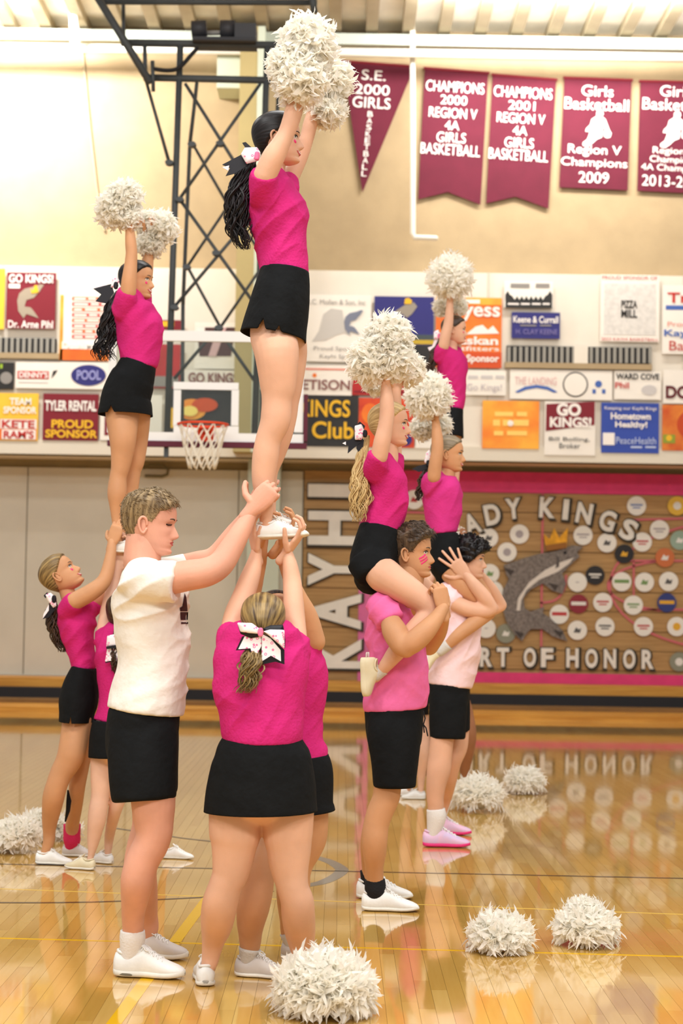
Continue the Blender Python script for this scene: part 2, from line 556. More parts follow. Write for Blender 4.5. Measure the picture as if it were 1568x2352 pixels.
def tape(pts, w=5):
    bm = bmesh.new(); P = [V(x, y, YP) for x, y in pts]; k = w * YP / F / 2
    prev = None
    for i, p in enumerate(P):
        t = (P[min(i + 1, len(P) - 1)] - P[max(i - 1, 0)]).normalized(); n = Vector((-t.z, 0, t.x)) * k
        q = [bm.verts.new(v) for v in (p - n, p + n, p + n + Vector((0, .004, 0)), p - n + Vector((0, .004, 0)))]
        if prev:
            for a in range(4): bm.faces.new((prev[a], prev[(a + 1) % 4], q[(a + 1) % 4], q[a]))
        prev = q
    return obj('tape_line', bm, M['pinkline'], ct)


tape([(1246, 1134), (1246, 1180), (1244, 1300), (1242, 1545)])
tape([(926, 1176), (985, 1178)]); tape([(1450, 1194), (1600, 1190)])
tape([(1440, 1288), (1640, 1288)]); tape([(1455, 1288), (1455, 1400), (1560, 1400), (1640, 1400)])
tape([(1700 + 300 * math.cos(a), 1345 + 150 * math.sin(a)) for a in np.linspace(math.pi * .5, math.pi * 1.5, 26)])
tape([(1570 + 175 * math.cos(a), 1345 + 60 * math.sin(a)) for a in np.linspace(math.pi * .6, math.pi * 1.4, 14)])
tape(crom([(1240, 1385), (1275, 1378), (1296, 1352), (1300, 1320)], 5))


def letter(par, ch, cx, cy, w, h, rot=0.0, Y=YP - .03, lift=.03):
    # every letter is a white board cut-out on a dark backing
    text('letter_backing', ch, cx + 2, cy + 2, w + 9, h + 9, Y + .012, M['outline'], par, rot, .05)
    text('letter', ch, cx, cy, w, h, Y, M['offwhite'], par, rot, .04)


lk1 = thing('arched_lettering', 'arched white letters reading LADY KINGS above the fish', 'lettering', V(1250, 1240, YP))
for ch, zx, zy, r in (('L', 638, 335, 28), ('A', 712, 288, 20), ('D', 795, 250, 12), ('Y', 880, 226, 6), ('K', 1018, 222, -3), ('I', 1093, 230, -5),
                      ('N', 1168, 245, -10), ('G', 1262, 276, -17), ('S', 1348, 312, -25)):
    letter(lk1, ch, 680 + zx / 1.766, 1040 + zy / 1.766, 13 if ch == 'I' else 36, 48, r)
lk2 = thing('straight_lettering', 'straight row of white letters reading COURT OF HONOR below the fish', 'lettering', V(1250, 1540, YP))
for ch, zx, zy in (('C', 545, 826), ('O', 620, 827), ('U', 695, 828), ('R', 770, 829), ('T', 838, 829), ('O', 947, 830), ('F', 1017, 831), ('H', 1120, 832),
                   ('O', 1197, 834), ('N', 1272, 835), ('O', 1350, 837), ('R', 1425, 838)):
    letter(lk2, ch, 680 + zx / 1.766, 1040 + zy / 1.766, 28, 44)
lk3 = thing('sideways_lettering', 'large white letters turned sideways reading KAYHI up the bleachers', 'lettering', V(765, 1560, YP))
for ch, cy, w in (('K', 1501, 68), ('A', 1404, 82), ('Y', 1308, 74), ('H', 1213, 78), ('I', 1127, 30)):
    letter(lk3, ch, 768, cy, w, 122, 90)

# fish with crown
fz = lambda pts: [(680 + x / 1.766, 1040 + y / 1.766) for x, y in pts]
fi = thing('salmon_cutout', 'grey cut-out of a leaping salmon wearing a gold crown', 'cutout', V(1230, 1470, YP))
pxpoly('fish_body', fz([(1165, 380), (1120, 375), (1050, 400), (985, 410), (930, 425), (900, 435), (842, 455), (850, 490), (862, 512), (838, 560),
                        (835, 620), (850, 680), (880, 730), (915, 765), (930, 740), (950, 715), (1000, 715), (1040, 745), (1100, 765), (1080, 720),
                        (1030, 670), (1000, 650), (1005, 625), (950, 645), (926, 630), (922, 590), (950, 555), (1000, 530), (1040, 560),
                        (1080, 572), (1095, 530), (1078, 490), (1112, 455), (1150, 420), (1138, 405)]), YP - .05, .03, M['fish'], fi)
pxpoly('belly', fz([(893, 640), (900, 590), (945, 525), (1010, 475), (1070, 445), (1125, 425), (1108, 448), (1062, 482), (985, 515), (935, 556), (912, 600), (908, 640)]),
       YP - .056, .006, M['fishl'], fi)
pxpoly('eye', circ(680 + 1090 / 1.766, 1040 + 405 / 1.766, 4, 12), YP - .058, .006, M['ktext'], fi)
pxpoly('gill_cover', fz([(1052, 412), (1068, 430), (1066, 462), (1050, 470), (1058, 440)]), YP - .057, .005, mat('gill', (92, 84, 80), .7), fi)
for k, (fx, fy) in enumerate(((1040, 540), (860, 480), (1060, 730), (900, 735))):
    pxpoly('fin_shade', fz([(fx - 20, fy - 14), (fx + 24, fy - 2), (fx + 10, fy + 20)]), YP - .053, .004, mat('fin_dark', (70, 62, 58), .7), fi)
pxpoly('crown', fz([(1003, 328), (1028, 350), (1046, 303), (1066, 345), (1102, 303), (1096, 384), (1015, 396)]), YP - .07, .015, M['gold'], fi)
pxpoly('crown_band', fz([(1012, 375), (1096, 362), (1096, 386), (1015, 398)]), YP - .075, .006, mat('crown_brown', (150, 96, 36), .6), fi)

# round sponsor discs
DC = dict(w=(236, 230, 218), k=(40, 36, 36), y=(226, 180, 60), g=(150, 170, 150), o=(200, 110, 60), r=(140, 40, 50), b=(50, 60, 120), e=(140, 140, 120))
IN = dict(a=(170, 160, 160), g=(120, 150, 90), r=(190, 60, 60), b=(110, 130, 180), y=(226, 170, 50), w=(230, 225, 215), d=(90, 86, 84))
discs = [(1380, 215, 'w', 'b', 'blue script'), (1545, 215, 'y', 'w', 'white ring'), (905, 330, 'w', 'a', 'pale grey lettering'), (855, 403, 'w', 'a', 'faint grey ring'),
         (780, 345, 'w', 'd', 'grey building mark'), (1163, 335, 'w', 'a', 'thin grey script'), (1260, 365, 'w', 'd', 'small dark tree mark'), (1403, 362, 'w', 'r', 'rosy script'),
         (1473, 312, 'w', 'a', 'pale line of print'), (1555, 355, 'g', 'w', 'white hills'), (1330, 410, 'k', 'y', 'gold emblem'), (1495, 425, 'o', 'w', 'white bird'),
         (1212, 497, 'k', 'w', 'white block words'), (1140, 525, 'w', 'a', 'hardly any print'), (1320, 523, 'w', 'g', 'green band'), (1412, 525, 'w', 'g', 'green leaf'),
         (1510, 522, 'w', 'd', 'dark boat mark'), (785, 490, 'w', 'g', 'olive leaf'), (1145, 613, 'r', 'w', 'pale band'), (1243, 607, 'w', 'r', 'red script'),
         (1367, 618, 'w', 'g', 'green line of print'), (1503, 608, 'b', 'y', 'orange band'), (1067, 655, 'w', 'r', 'red bar'), (1140, 720, 'w', 'd', 'small dark dot'),
         (1252, 705, 'w', 'd', 'grey initials'), (1408, 705, 'w', 'r', 'pink script'), (1543, 705, 'w', 'y', 'yellow centre'), (770, 712, 'w', 'a', 'blank face'),
         (850, 733, 'e', 'w', 'white scene'), (1553, 848, 'e', 'w', 'pale seal'), (800, 560, 'w', 'g', 'green corner mark'), (478, 190, 'w', 'r', 'pink mark')]
cn = dict(w='white', k='black', y='yellow', g='grey green', o='orange', r='dark red', b='navy blue', e='grey')
for k, (zx, zy, c, i, what) in enumerate(discs):
    cx, cy = 680 + zx / 1.766, 1040 + zy / 1.766
    near = ['beside the arched letters', 'under the pink top strip', 'beside the salmon', 'above the straight letters'][k % 4] if False else ''
    d = thing('sponsor_disc', f'round {cn[c]} sponsor disc with {what} on the bleacher wall', 'disc', V(cx, cy + 21, YP), 'round sponsor discs on the bleachers')
    pxpoly('plate', circ(cx, cy, 22), YP - .016, .012, mat('disc_' + c, DC[c], .5), d)
    im = mat('discprint_' + i, IN[i], .6)
    if 'ring' in what or 'seal' in what or 'centre' in what:
        pxpoly('print', circ(cx, cy, 9), YP - .019, .003, im, d)
    elif any(w in what for w in ('leaf', 'dot', 'mark', 'emblem', 'bird', 'hills', 'scene')):
        pxpoly('print', [(cx - 9, cy + 5), (cx - 3, cy - 7), (cx + 3, cy - 2), (cx + 9, cy - 5), (cx + 6, cy + 6)], YP - .019, .003, im, d)
    elif 'blank' in what or 'hardly' in what:
        pxrect('print', cx - 4, cy - 1, cx + 4, cy + 1, YP - .019, .003, im, d)
    elif 'bar' in what or 'band' in what:
        pxrect('print', cx - 17, cy - 5, cx + 17, cy + 3, YP - .019, .003, im, d)
    else:
        pxrect('print', cx - 14, cy - 4, cx + 14, cy, YP - .019, .003, im, d); pxrect('print', cx - 9, cy + 3, cx + 9, cy + 6, YP - .019, .003, im, d)


# ------------------------------------------------------------------ sponsor signs on the white band
def sign(label, x0, y0, x1, y1, m, items=(), Y=YU - .02, name='sponsor_sign', cat='sign'):
    s = thing(name, label, cat, V((x0 + x1) / 2, y1, Y))
    pxrect('sheet', x0, y0, x1, y1, Y - .012, .012, m, s)
    for it in items:
        if it[0] == 't':
            _, st, a, b, c, d, mm = it[:7]
            text('lettering', st, (a + c) / 2, (b + d) / 2, c - a, d - b, Y - .018, mm, s, bold=it[7] if len(it) > 7 else .02)
        elif it[0] == 'r':
            pxrect('print_block', *it[1:5], Y - .016 - (.002 if it[5] in (M['poster'], w_, g_) else 0), .005, it[5], s)
        else:
            pxpoly('print_shape', it[1], Y - .017 - (it[3] if len(it) > 3 else 0), .005, it[2], s)
    return s


def fishpts(cx, cy, w, h):
    o = [(1165, 380), (1120, 375), (1050, 400), (930, 425), (862, 480), (838, 560), (850, 680), (915, 765), (950, 715), (1040, 745), (1100, 765), (1030, 670), (1000, 640), (926, 630), (950, 555), (1040, 530), (1112, 455)]
    return [(cx + ((x - 1000) / 330) * w, cy + ((y - 570) / 390) * h) for x, y in o]


def bars(x0, y0, x1, y1, m, n=3, seed=0):
    rg = random.Random(seed + int(x0 + y0)); ws = [rg.uniform(.6, 1.4) for _ in range(n)]; tot = sum(ws) + .25 * (n - 1); x = x0; out = []
    for w in ws:
        q = (x1 - x0) * w / tot; out.append(('r', x, y0, x + q, y1, m)); x += q + (x1 - x0) * .25 / tot
    return out


w_, k_, r_, b_, g_, y_, mr_ = M['wtext'], M['ktext'], M['rtext'], M['btext'], M['grtext'], M['gtext'], M['maroonp']
sign('yellow sponsor sign beside the maroon fish sign', -130, 615, 11, 756, M['yellow'])
sign('maroon sign with a crowned grey salmon and white lettering', 14, 625, 128, 756, M['maroonp'],
     [('t', 'GO KINGS!', 20, 630, 123, 650, w_, .03), ('r', 20, 652, 46, 662, w_), ('p', fishpts(70, 692, 62, 78), mat('fish_small', (160, 146, 126), .7)),
      ('p', [(70, 662), (76, 668), (79, 655), (85, 655), (88, 668), (87, 672), (72, 674)], y_, .006), ('t', 'Dr. Arne Pihl', 18, 736, 122, 754, w_, .02)])
it = [('r', 137, 676, 145, 828, M['amber']), ('r', 137, 802, 262, 828, M['orange']), ('t', 'Dush Mas', 142, 785, 232, 802, w_, .04)]
for i in range(8):
    it.append(('r', 165, 682 + i * 12.5, 262, 690 + i * 12.5, M['rtext'] if i % 2 else mat('print_rust', (206, 92, 40), .6)))
    it += bars(170, 684 + i * 12.5, 250, 688.5 + i * 12.5, M['poster'], 3)
sign('white and orange sponsor sign filled with rust red text lines', 137, 676, 264, 828, M['poster'], it)
sign('small dark sponsor sign beside the white banner with a blue oval', -60, 832, 32, 894, M['blackp'], [('r', 0, 836, 6, 846, mat('lime', (150, 180, 50), .6)), ('p', circ(14, 868, 14, 14), M['grtext'])])
sign('white banner with red block lettering and a blue oval', 35, 831, 250, 893, M['poster'],
     [('r', 40, 852, 112, 870, r_), ('t', "DENNY'S", 44, 854, 110, 868, w_, .03), ('p', [(118, 868), (122, 852), (132, 850), (126, 860)], k_), ('p', circ(203, 862, 40, 36, 24), M['navy']),
      ('t', 'POOL', 176, 850, 232, 873, mat('oval_text', (150, 150, 200), .6), .03), ('r', 42, 876, 110, 879, mat('pale_print', (210, 206, 200), .6))])
sign('yellow and orange team sponsor sign with red and white lettering', -60, 902, 88, 1012, M['yellow'],
     [('t', 'TEAM', 22, 914, 72, 930, w_, .03), ('t', 'SPONSOR', 8, 934, 84, 950, w_, .03), ('r', -20, 962, 84, 1010, M['orange']), ('r', 0, 963, 84, 985, w_), ('r', 4, 987, 82, 1009, w_), ('t', 'KETE', 4, 965, 80, 983, r_, .03), ('t', "RAM'S", 8, 989, 78, 1007, r_, .03)])
sign('maroon sign with white and gold block lettering', 98, 904, 226, 1012, M['maroonp'],
     [('t', 'TYLER RENTAL', 103, 920, 222, 944, w_, .035), ('t', 'PROUD', 118, 964, 214, 984, y_, .035), ('t', 'SPONSOR', 104, 987, 224, 1006, y_, .035)])
sign('narrow white sign hidden behind the left end of the backboard', 230, 906, 372, 1012, M['poster'], [('r', 240, 930, 262, 1000, M['maroonp'])])
sign('gold and maroon strip sign above the backboard', 352, 735, 416, 757, M['maroonp'], [('r', 368, 738, 400, 750, y_)])
sign('red sponsor sign seen through the backboard glass', 340, 790, 414, 892, M['red'], [('r', 350, 864, 410, 888, g_)])
sign('white sign with a dark and pink pennant shape behind the glass', 446, 740, 552, 848, M['poster'],
     [('p', [(452, 752), (540, 752), (530, 818), (458, 818)], mat('pennant_dark', (80, 50, 50), .6)), ('p', [(478, 818), (500, 752), (520, 752), (496, 818)], mat('pennant_pink', (206, 170, 170), .6), .006),
      ('r', 452, 752, 470, 770, M['wtext'])])
sign('long white sign reading in brown block capitals behind the glass', 416, 850, 556, 886, M['poster'], [('t', 'GO KINGS!', 432, 856, 552, 880, mat('brown_print', (130, 80, 74), .6), .03)], YU - .06)
sign('dark sign with a fiery orange glow painted on it', 390, 894, 690, 1004, M['blackp'],
     [('p', circ(440, 940, 34, 20, 24), M['amber']), ('p', circ(470, 930, 30, 20, 16), mat('fire_red', (206, 80, 30), .6), .006), ('p', circ(436, 944, 18, 16, 12), mat('fire_pale', (250, 226, 120), .6), .01),
      ('p', circ(395, 960, 10, 12, 24), y_), ('p', circ(575, 930, 12, 12, 18), y_), ('p', circ(560, 975, 10, 12, 14), y_)])
sign('black sign with hand painted gold words', 690, 908, 823, 1026, M['blackp'],
     [('t', 'KINGS', 686, 918, 804, 958, y_, .02), ('t', 'Club', 716, 968, 812, 1008, y_, .02)])
sign('white sign with a grey map and fish drawing', 700, 676, 852, 832, M['poster'],
     [('t', 'R.C. Mollen & Son, Inc', 704, 688, 840, 702, g_, .0), ('p', [(732, 760), (742, 722), (760, 708), (786, 712), (790, 742), (806, 772), (790, 764), (770, 770), (748, 782), (716, 784)], mat('map_grey', (196, 190, 182), .7)),
      ('p', fishpts(812, 740, 44, 56), mat('fish_bluegrey', (120, 124, 140), .7), .006), ('t', 'Proud Sponsor', 720, 796, 832, 808, g_, .0), ('t', 'Kayhi Sports', 734, 814, 822, 826, g_, .0)])
sign('navy blue sign with a crowned fish and gold stripe', 858, 680, 996, 844, M['navy'],
     [('p', [(905, 716), (930, 700), (950, 694), (958, 704), (945, 722), (934, 730), (925, 722)], mat('fish_beige', (150, 140, 126), .7)), ('p', [(928, 698), (930, 686), (938, 684), (946, 690), (944, 698)], y_, .006),
      ('r', 858, 768, 996, 780, mat('hill_slate', (70, 80, 84), .7)), ('r', 858, 780, 996, 790, mat('stripe_gold', (190, 160, 50), .6)), ('r', 858, 792, 996, 844, M['blackp'])])
sign('orange sign with white lettering and white mountains', 1000, 683, 1152, 845, M['orange'],
     [('r', 1000, 683, 1152, 700, M['amber']), ('r', 1066, 688, 1102, 697, w_), ('t', 'yess', 1062, 704, 1148, 738, w_, .02), ('p', [(1070, 768), (1092, 750), (1108, 746), (1120, 758), (1132, 748), (1146, 766)], w_),
      ('t', 'Alaskan', 1014, 772, 1144, 792, w_, .03), ('t', 'Outfitters', 1016, 795, 1146, 806, w_, .01), ('r', 1000, 808, 1152, 845, mat('band_red', (206, 80, 36), .6)), ('t', 'Proud Sponsor', 1010, 814, 1146, 836, w_, .03)])
sign('black and white sign with a row of dark tree tops', 1157, 645, 1270, 708, M['poster'],
     [*bars(1172, 651, 1262, 661, g_, 2), ('r', 1160, 688, 1268, 708, M['blackp']), ('p', [(1160, 690)] + [(1160 + i * 5.4, (668 if i < 3 or i > 17 else 680) + (0 if i % 2 else 9)) for i in range(21)] + [(1268, 690)], M['blackp'], .0),
      *bars(1166, 696, 1262, 700, w_, 4)])
sign('navy blue sign with white lines of lettering', 1174, 717, 1286, 778, M['navy'], [('t', 'Keene & Currall', 1178, 726, 1282, 742, w_, .02), *bars(1194, 746, 1266, 749, g_, 2), ('t', 'H. CLAY KEENE', 1184, 756, 1280, 768, mat('lilac', (120, 110, 160), .6), .01)])
sign('large white sign with a grey panel and black centre words', 1378, 630, 1514, 786, M['poster'],
     [('t', 'PROUD SPONSOR OF', 1382, 634, 1510, 642, r_, .0), ('t', '2023 KAYHI BASKETBALL', 1380, 776, 1512, 783, r_, .0), ('r', 1386, 650, 1506, 770, mat('panel_speckle', (214, 208, 200), .6, .08, 20)),
      ('t', 'PIZZA', 1426, 690, 1463, 708, k_, .03), ('t', 'MILL', 1426, 711, 1463, 730, k_, .03)])
sign('tall white sign with red and blue lettering', 1520, 655, 1700, 815, M['poster'],
     [('t', 'Tric', 1532, 672, 1610, 696, r_, .02), ('r', 1528, 702, 1640, 712, b_), ('t', 'Proud Sponsor', 1532, 740, 1680, 754, mat('salmon_print', (220, 130, 110), .6), .0), ('t', 'Kayhi Kings', 1524, 758, 1690, 778, b_, .02),
      ('t', 'Basketball', 1536, 784, 1680, 806, r_, .0)])
sign('white sign with two faint grey lines of script', 1060, 850, 1162, 908, M['poster'], [*bars(1074, 862, 1158, 870, mat('faint', (200, 194, 190), .6), 3), ('t', 'Go Kings!', 1072, 882, 1152, 902, mat('faint2', (178, 168, 172), .6), .0)])
sign('long white banner with a blue ribbon and a round seal', 1170, 850, 1406, 918, M['poster'],
     [('t', 'THE LANDING', 1182, 866, 1278, 884, mat('faint_rose', (216, 170, 166), .6), .0), ('p', [(1182, 900), (1205, 888), (1232, 884), (1258, 888), (1280, 900), (1272, 902), (1256, 895), (1232, 891), (1208, 895), (1190, 902)], b_),
      ('p', circ(1321, 883, 29), M['ktext']), ('p', circ(1321, 883, 26), M['poster'], .006), ('r', 1304, 874, 1338, 878, mat('faint', (200, 194, 190), .6)), ('r', 1304, 884, 1338, 888, mat('faint', (200, 194, 190), .6)), ('p', circ(1374, 882, 8, 14), b_),
      ('r', 1360, 894, 1368, 904, b_), ('r', 1382, 894, 1390, 904, b_)])
sign('white sign with spaced black capitals and a red word', 1410, 852, 1518, 918, M['poster'], [('t', 'WARD COVE', 1414, 858, 1514, 872, k_, .03), ('t', 'Phil', 1412, 878, 1444, 892, r_, .02), ('p', circ(1490, 896, 18, 16, 12), mat('faint', (200, 194, 190), .6))])
sign('white sign with dark red rough lettering at the frame edge', 1522, 850, 1690, 928, M['poster'], [('t', 'DOX', 1528, 886, 1612, 916, mat('dark_red', (96, 30, 36), .6), .04)])
sign('white banner with brown capitals and small orange print', 690, 838, 808, 908, M['poster'],
     [('t', 'ETISON', 694, 872, 804, 896, mat('brown_print', (130, 80, 74), .6), .02), ('r', 700, 846, 800, 850, mat('salmon_print', (220, 130, 110), .6)), ('p', circ(722, 862, 5, 10), M['orange'])])
sign('red sign behind the raised white pom-poms', 808, 846, 944, 908, M['red'], [('r', 812, 898, 940, 902, M['maroonp'])])
sign('red and orange flame sign beside the gold worded black sign', 823, 914, 952, 1028, mat('flame', (222, 84, 34), .5, 0, 3, rgb2=(178, 30, 26)), [('p', circ(930, 1010, 16, 14, 14), M['navy']), ('p', circ(850, 950, 20, 14, 24), M['orange'])])
sign('white sign between the flame sign and the amber sign', 954, 936, 1010, 1030, M['poster'], [('r', 966, 1000, 984, 1012, g_)])
sign('amber sign with pale yellow lettering', 1107, 920, 1238, 1031, M['amber'],
     [*bars(1136, 946, 1210, 956, mat('pale_gold', (250, 206, 110), .6), 2), *bars(1132, 964, 1214, 978, mat('pale_gold', (250, 206, 110), .6), 3), *bars(1134, 990, 1210, 1000, mat('pale_gold', (250, 206, 110), .6), 2), ('p', circ(1172, 972, 7, 12), w_, .006)])
s = sign('white sign with a slanted maroon block reading in white', 1250, 922, 1367, 1046, M['poster'],
         [('p', [(1254, 928), (1366, 922), (1365, 976), (1253, 990)], M['maroonp']), ('t', 'GO', 1278, 926, 1334, 956, w_, .05), ('t', 'KINGS!', 1262, 958, 1358, 982, w_, .04), ('t', 'Bill Bolling,', 1260, 1004, 1354, 1016, k_, .0), ('t', 'Broker', 1284, 1018, 1332, 1030, k_, .0)])
sign('blue hometown health sign with a white square logo', 1380, 925, 1513, 1041, M['blue'],
     [('t', 'Keeping our Kayhi Kings', 1388, 934, 1508, 944, w_, .0), ('t', 'Hometown', 1402, 948, 1494, 964, w_, .03), ('t', 'Healthy!', 1412, 968, 1486, 986, w_, .03), ('r', 1384, 994, 1411, 1022, w_), ('t', 'PeaceHealth', 1414, 1004, 1506, 1020, mat('pale_blue', (190, 200, 226), .6), .0),
      *bars(1448, 1025, 1506, 1029, mat('pale_blue', (190, 200, 226), .6), 2)])
sign('orange sunset sign with a green and yellow badge', 1520, 930, 1690, 1036, mat('sunset', (226, 140, 50), .5, 0, 3, rgb2=(196, 80, 30)), [('r', 1522, 998, 1550, 1018, mat('badge_green', (140, 150, 50), .6)), ('p', circ(1536, 1006, 7, 12), y_), ('p', circ(1600, 975, 46, 24, 38), mat('sun_ring', (190, 70, 30), .6))])


# vents in the band
def vent(label, x0, x1, y0, y1, gapx=None):
    v = thing('wall_vent', label, 'vent', V((x0 + x1) / 2, y1, YU))
    pxrect('recess', x0, y0, x1, y1, YU - .008, .02, M['black'], v)
    pxrect('sill', x0 - 4, y1, x1 + 6, y1 + 13, YU - .05, .06, M['tan'], v)
    x = x0 + 3
    while x < x1:
        if not (gapx and gapx[0] - 4 < x < gapx[1]):
            pxrect('bar', x, y0, x + 7, y1, YU - .03, .02, mat('vent_bar', (150, 146, 136), .6), v)
        x += 13.5
    if gapx: pxrect('cover_plate', gapx[0], y0 - 2, gapx[1], y1 + 2, YU - .04, .03, M['white'], v)


vent('short barred vent under the maroon fish sign', -60, 130, 776, 810)
vent('long barred vent with a white plate in its middle', 1162, 1492, 796, 834, (1318, 1350))
# dark bracket on the grey panels
bm = bmesh.new(); P = [V(x, y, YL - .12) for x, y in ((330, 1075), (345, 1068), (375, 1069), (386, 1078), (384, 1090), (372, 1094), (335, 1093))]
tube(bm, P, [.02] * len(P), n=8)
tag(obj('wall_bracket', bm, mat('bracket', (110, 98, 66), .6), None, True), 'dark rounded bracket on the grey panels below the hoop', 'bracket')


# ------------------------------------------------------------------ championship banners
def banner(label, outline, items, Y=YU + .24, name='championship_banner'):
    xs = [p[0] for p in outline]; ys = [p[1] for p in outline]
    s = thing(name, label, 'banner', V(sum(xs) / len(xs), max(ys), Y))
    # cloth as a fine grid, gently rippled
    x0, x1, y0, y1 = min(xs), max(xs), min(ys), max(ys)
    bm = bmesh.new(); P = [V(x, y, Y) for x, y in outline]
    prism(bm, P, .012); o = obj('cloth', bm, M['maroon'], s)
    bm = bmesh.new(); a, b = V(outline[0][0] - 3, outline[0][1], Y), V(outline[1][0] + 3, outline[1][1], Y)
    bar(bm, a, b, .018); obj('hanging_rod', bm, M['maroonp'], s)
    for it in items:
        if it[0] == 't':
            _, st, cx, cy, w, h, sk = it[:7]
            text('lettering', st, cx, cy, w, h, Y - .006, M['wtext'], s, rot=sk, bold=.004)
        else:
            pxpoly('player_figure', it[1], Y - .012, .006, M['wtext'], s)


banner('maroon triangular pennant with white lettering running down', [(786, 140), (952, 153), (832, 442)],
       [('t', 'S.E.', 858, 173, 56, 24, -3), ('t', '2000', 855, 206, 80, 24, -3), ('t', 'GIRLS', 853, 236, 88, 26, -3)]
       + [('t', c, 850 - i * 1.6, 262 + i * 15.2, 12 if c != 'T' else 13, 13, -3) for i, c in enumerate('BASKETBALL')])
for yr, dx, dy, lab in (('2000', 0, 0, 'maroon swallow-tailed banner hanging beside the triangular pennant'), ('2001', 156, 15, 'maroon swallow-tailed banner hanging beside the square 2009 player banner')):
    banner(lab, [(975 + dx, 156 + dy), (1121 + dx, 168 + dy), (1103 + dx, 470 + dy * .6), (1028 + dx, 441 + dy * .7), (960 + dx, 458 + dy * .6)],
           [('t', 'CHAMPIONS', 1045 + dx, 200 + dy * .85, 136, 26, -3), ('t', yr, 1042 + dx, 230 + dy * .85, 62, 22, -3), ('t', 'REGION V', 1040 + dx, 260 + dy * .8, 112, 24, -3),
            ('t', '4A', 1038 + dx, 288 + dy * .8, 34, 22, -3), ('t', 'GIRLS', 1036 + dx, 316 + dy * .8, 68, 24, -3), ('t', 'BASKETBALL', 1034 + dx, 344 + dy * .8, 138, 26, -3)])
fig = [(1187, 505), (1200, 510), (1203, 525), (1196, 534), (1212, 548), (1222, 575), (1232, 600), (1240, 612), (1234, 630), (1218, 634), (1206, 626), (1204, 608), (1210, 595), (1200, 580), (1198, 605), (1196, 630), (1172, 640),
       (1150, 660), (1130, 674), (1108, 668), (1108, 655), (1128, 640), (1136, 620), (1140, 604), (1120, 604), (1124, 590), (1142, 572), (1148, 548), (1170, 534), (1172, 512)]
figp = [(784 + x / 2, y / 2) for x, y in fig]
banner('maroon banner with a white player figure and the year 2009', [(1296, 178), (1450, 184), (1441, 437), (1284, 430)],
       [('t', 'Girls', 1372, 209, 74, 26, -2), ('t', 'Basketball', 1370, 240, 150, 28, -2), ('f', figp), ('t', 'Region V', 1365, 347, 124, 28, -2), ('t', 'Champions', 1364, 376, 154, 26, -2), ('t', '2009', 1363, 408, 70, 26, -2)])
banner('maroon banner with a white player figure and the years from 2013', [(1470, 186), (1636, 190), (1628, 446), (1463, 438)],
       [('t', 'Girls', 1552, 210, 74, 26, -2), ('t', 'Basketball', 1550, 241, 152, 28, -2), ('f', [(x + 178, y + 3) for x, y in figp]), ('t', 'Region V', 1548, 349, 100, 20, -2), ('t', 'Champions', 1546, 369, 110, 20, -2),
        ('t', '4A Champions', 1545, 388, 148, 20, -2), ('t', '2013-2014', 1546, 417, 146, 26, -2)])

# ------------------------------------------------------------------ basketball hoop on its hanging frame
hp = thing('basketball_goal', 'glass basketball backboard with orange rim hung on a dark steel lattice', 'basketball hoop', V(473, 1025, YB))
st = M['steel']; kp = YB / F


def frame_bar(name, pts, Y, wpx, m=st):
    bm = bmesh.new(); P = [V(x, y, Y) for x, y in pts]
    for a, b in zip(P[:-1], P[1:]): bar(bm, a, b, wpx * Y / F / 2)
    return obj(name, bm, m, hp, True)


Yf, Yr = YB + .35, YB + 1.3
frame_bar('top_beam', [(228, 4), (728, 6)], Yf, 14)
frame_bar('fold_brace', [(200, -45), (345, 190)], Yf - .1, 18)
frame_bar('fold_brace', [(715, -20), (722, 30)], Yf - .1, 16)
frame_bar('hanger_post', [(283, 6), (284, 92)], Yf + .3, 9)
frame_bar('cross_beam', [(278, 98), (655, 104)], Yf, 18)
frame_bar('cross_beam', [(330, 178), (640, 185)], Yf, 17)
frame_bar('side_post', [(332, 100), (334, 185)], Yf, 10)
frame_bar('main_post', [(414, 100), (383, 1010)], Yf, 15)
frame_bar('main_post', [(614, 100), (584, 1010)], Yf, 15)
frame_bar('stay', [(335, 185), (388, 372)], Yf, 8)
frame_bar('rear_post', [(452, 190), (436, 330), (420, 700), (418, 990)], Yr, 9)
frame_bar('rear_post', [(640, 190), (600, 990)], Yr, 9)
for a, b in (((598, 192), (412, 457)), ((425, 192), (600, 470)), ((412, 457), (600, 720)), ((600, 470), (400, 705)), ((400, 870), (500, 753)), ((500, 753), (588, 880))):
    frame_bar('lattice_bar', [a, b], Yf, 8)
for a, b in (((442, 330), (524, 472)), ((524, 472), (620, 360)), ((524, 472), (430, 612)), ((430, 612), (506, 752)), ((506, 752), (610, 600)), ((524, 472), (612, 600))):
    frame_bar('lattice_bar', [a, b], Yr, 7)
for x, y in ((505, 328), (496, 580), (412, 457), (400, 705), (388, 372), (524, 472), (502, 752), (440, 330), (428, 612)):
    pxpoly('joint_plate', circ(x, y, 10, 10, 6), Yf - .06, .08, st, hp)
def sub_(o, p):
    o.parent = p; o.location = (0, 0, 0)
    return o


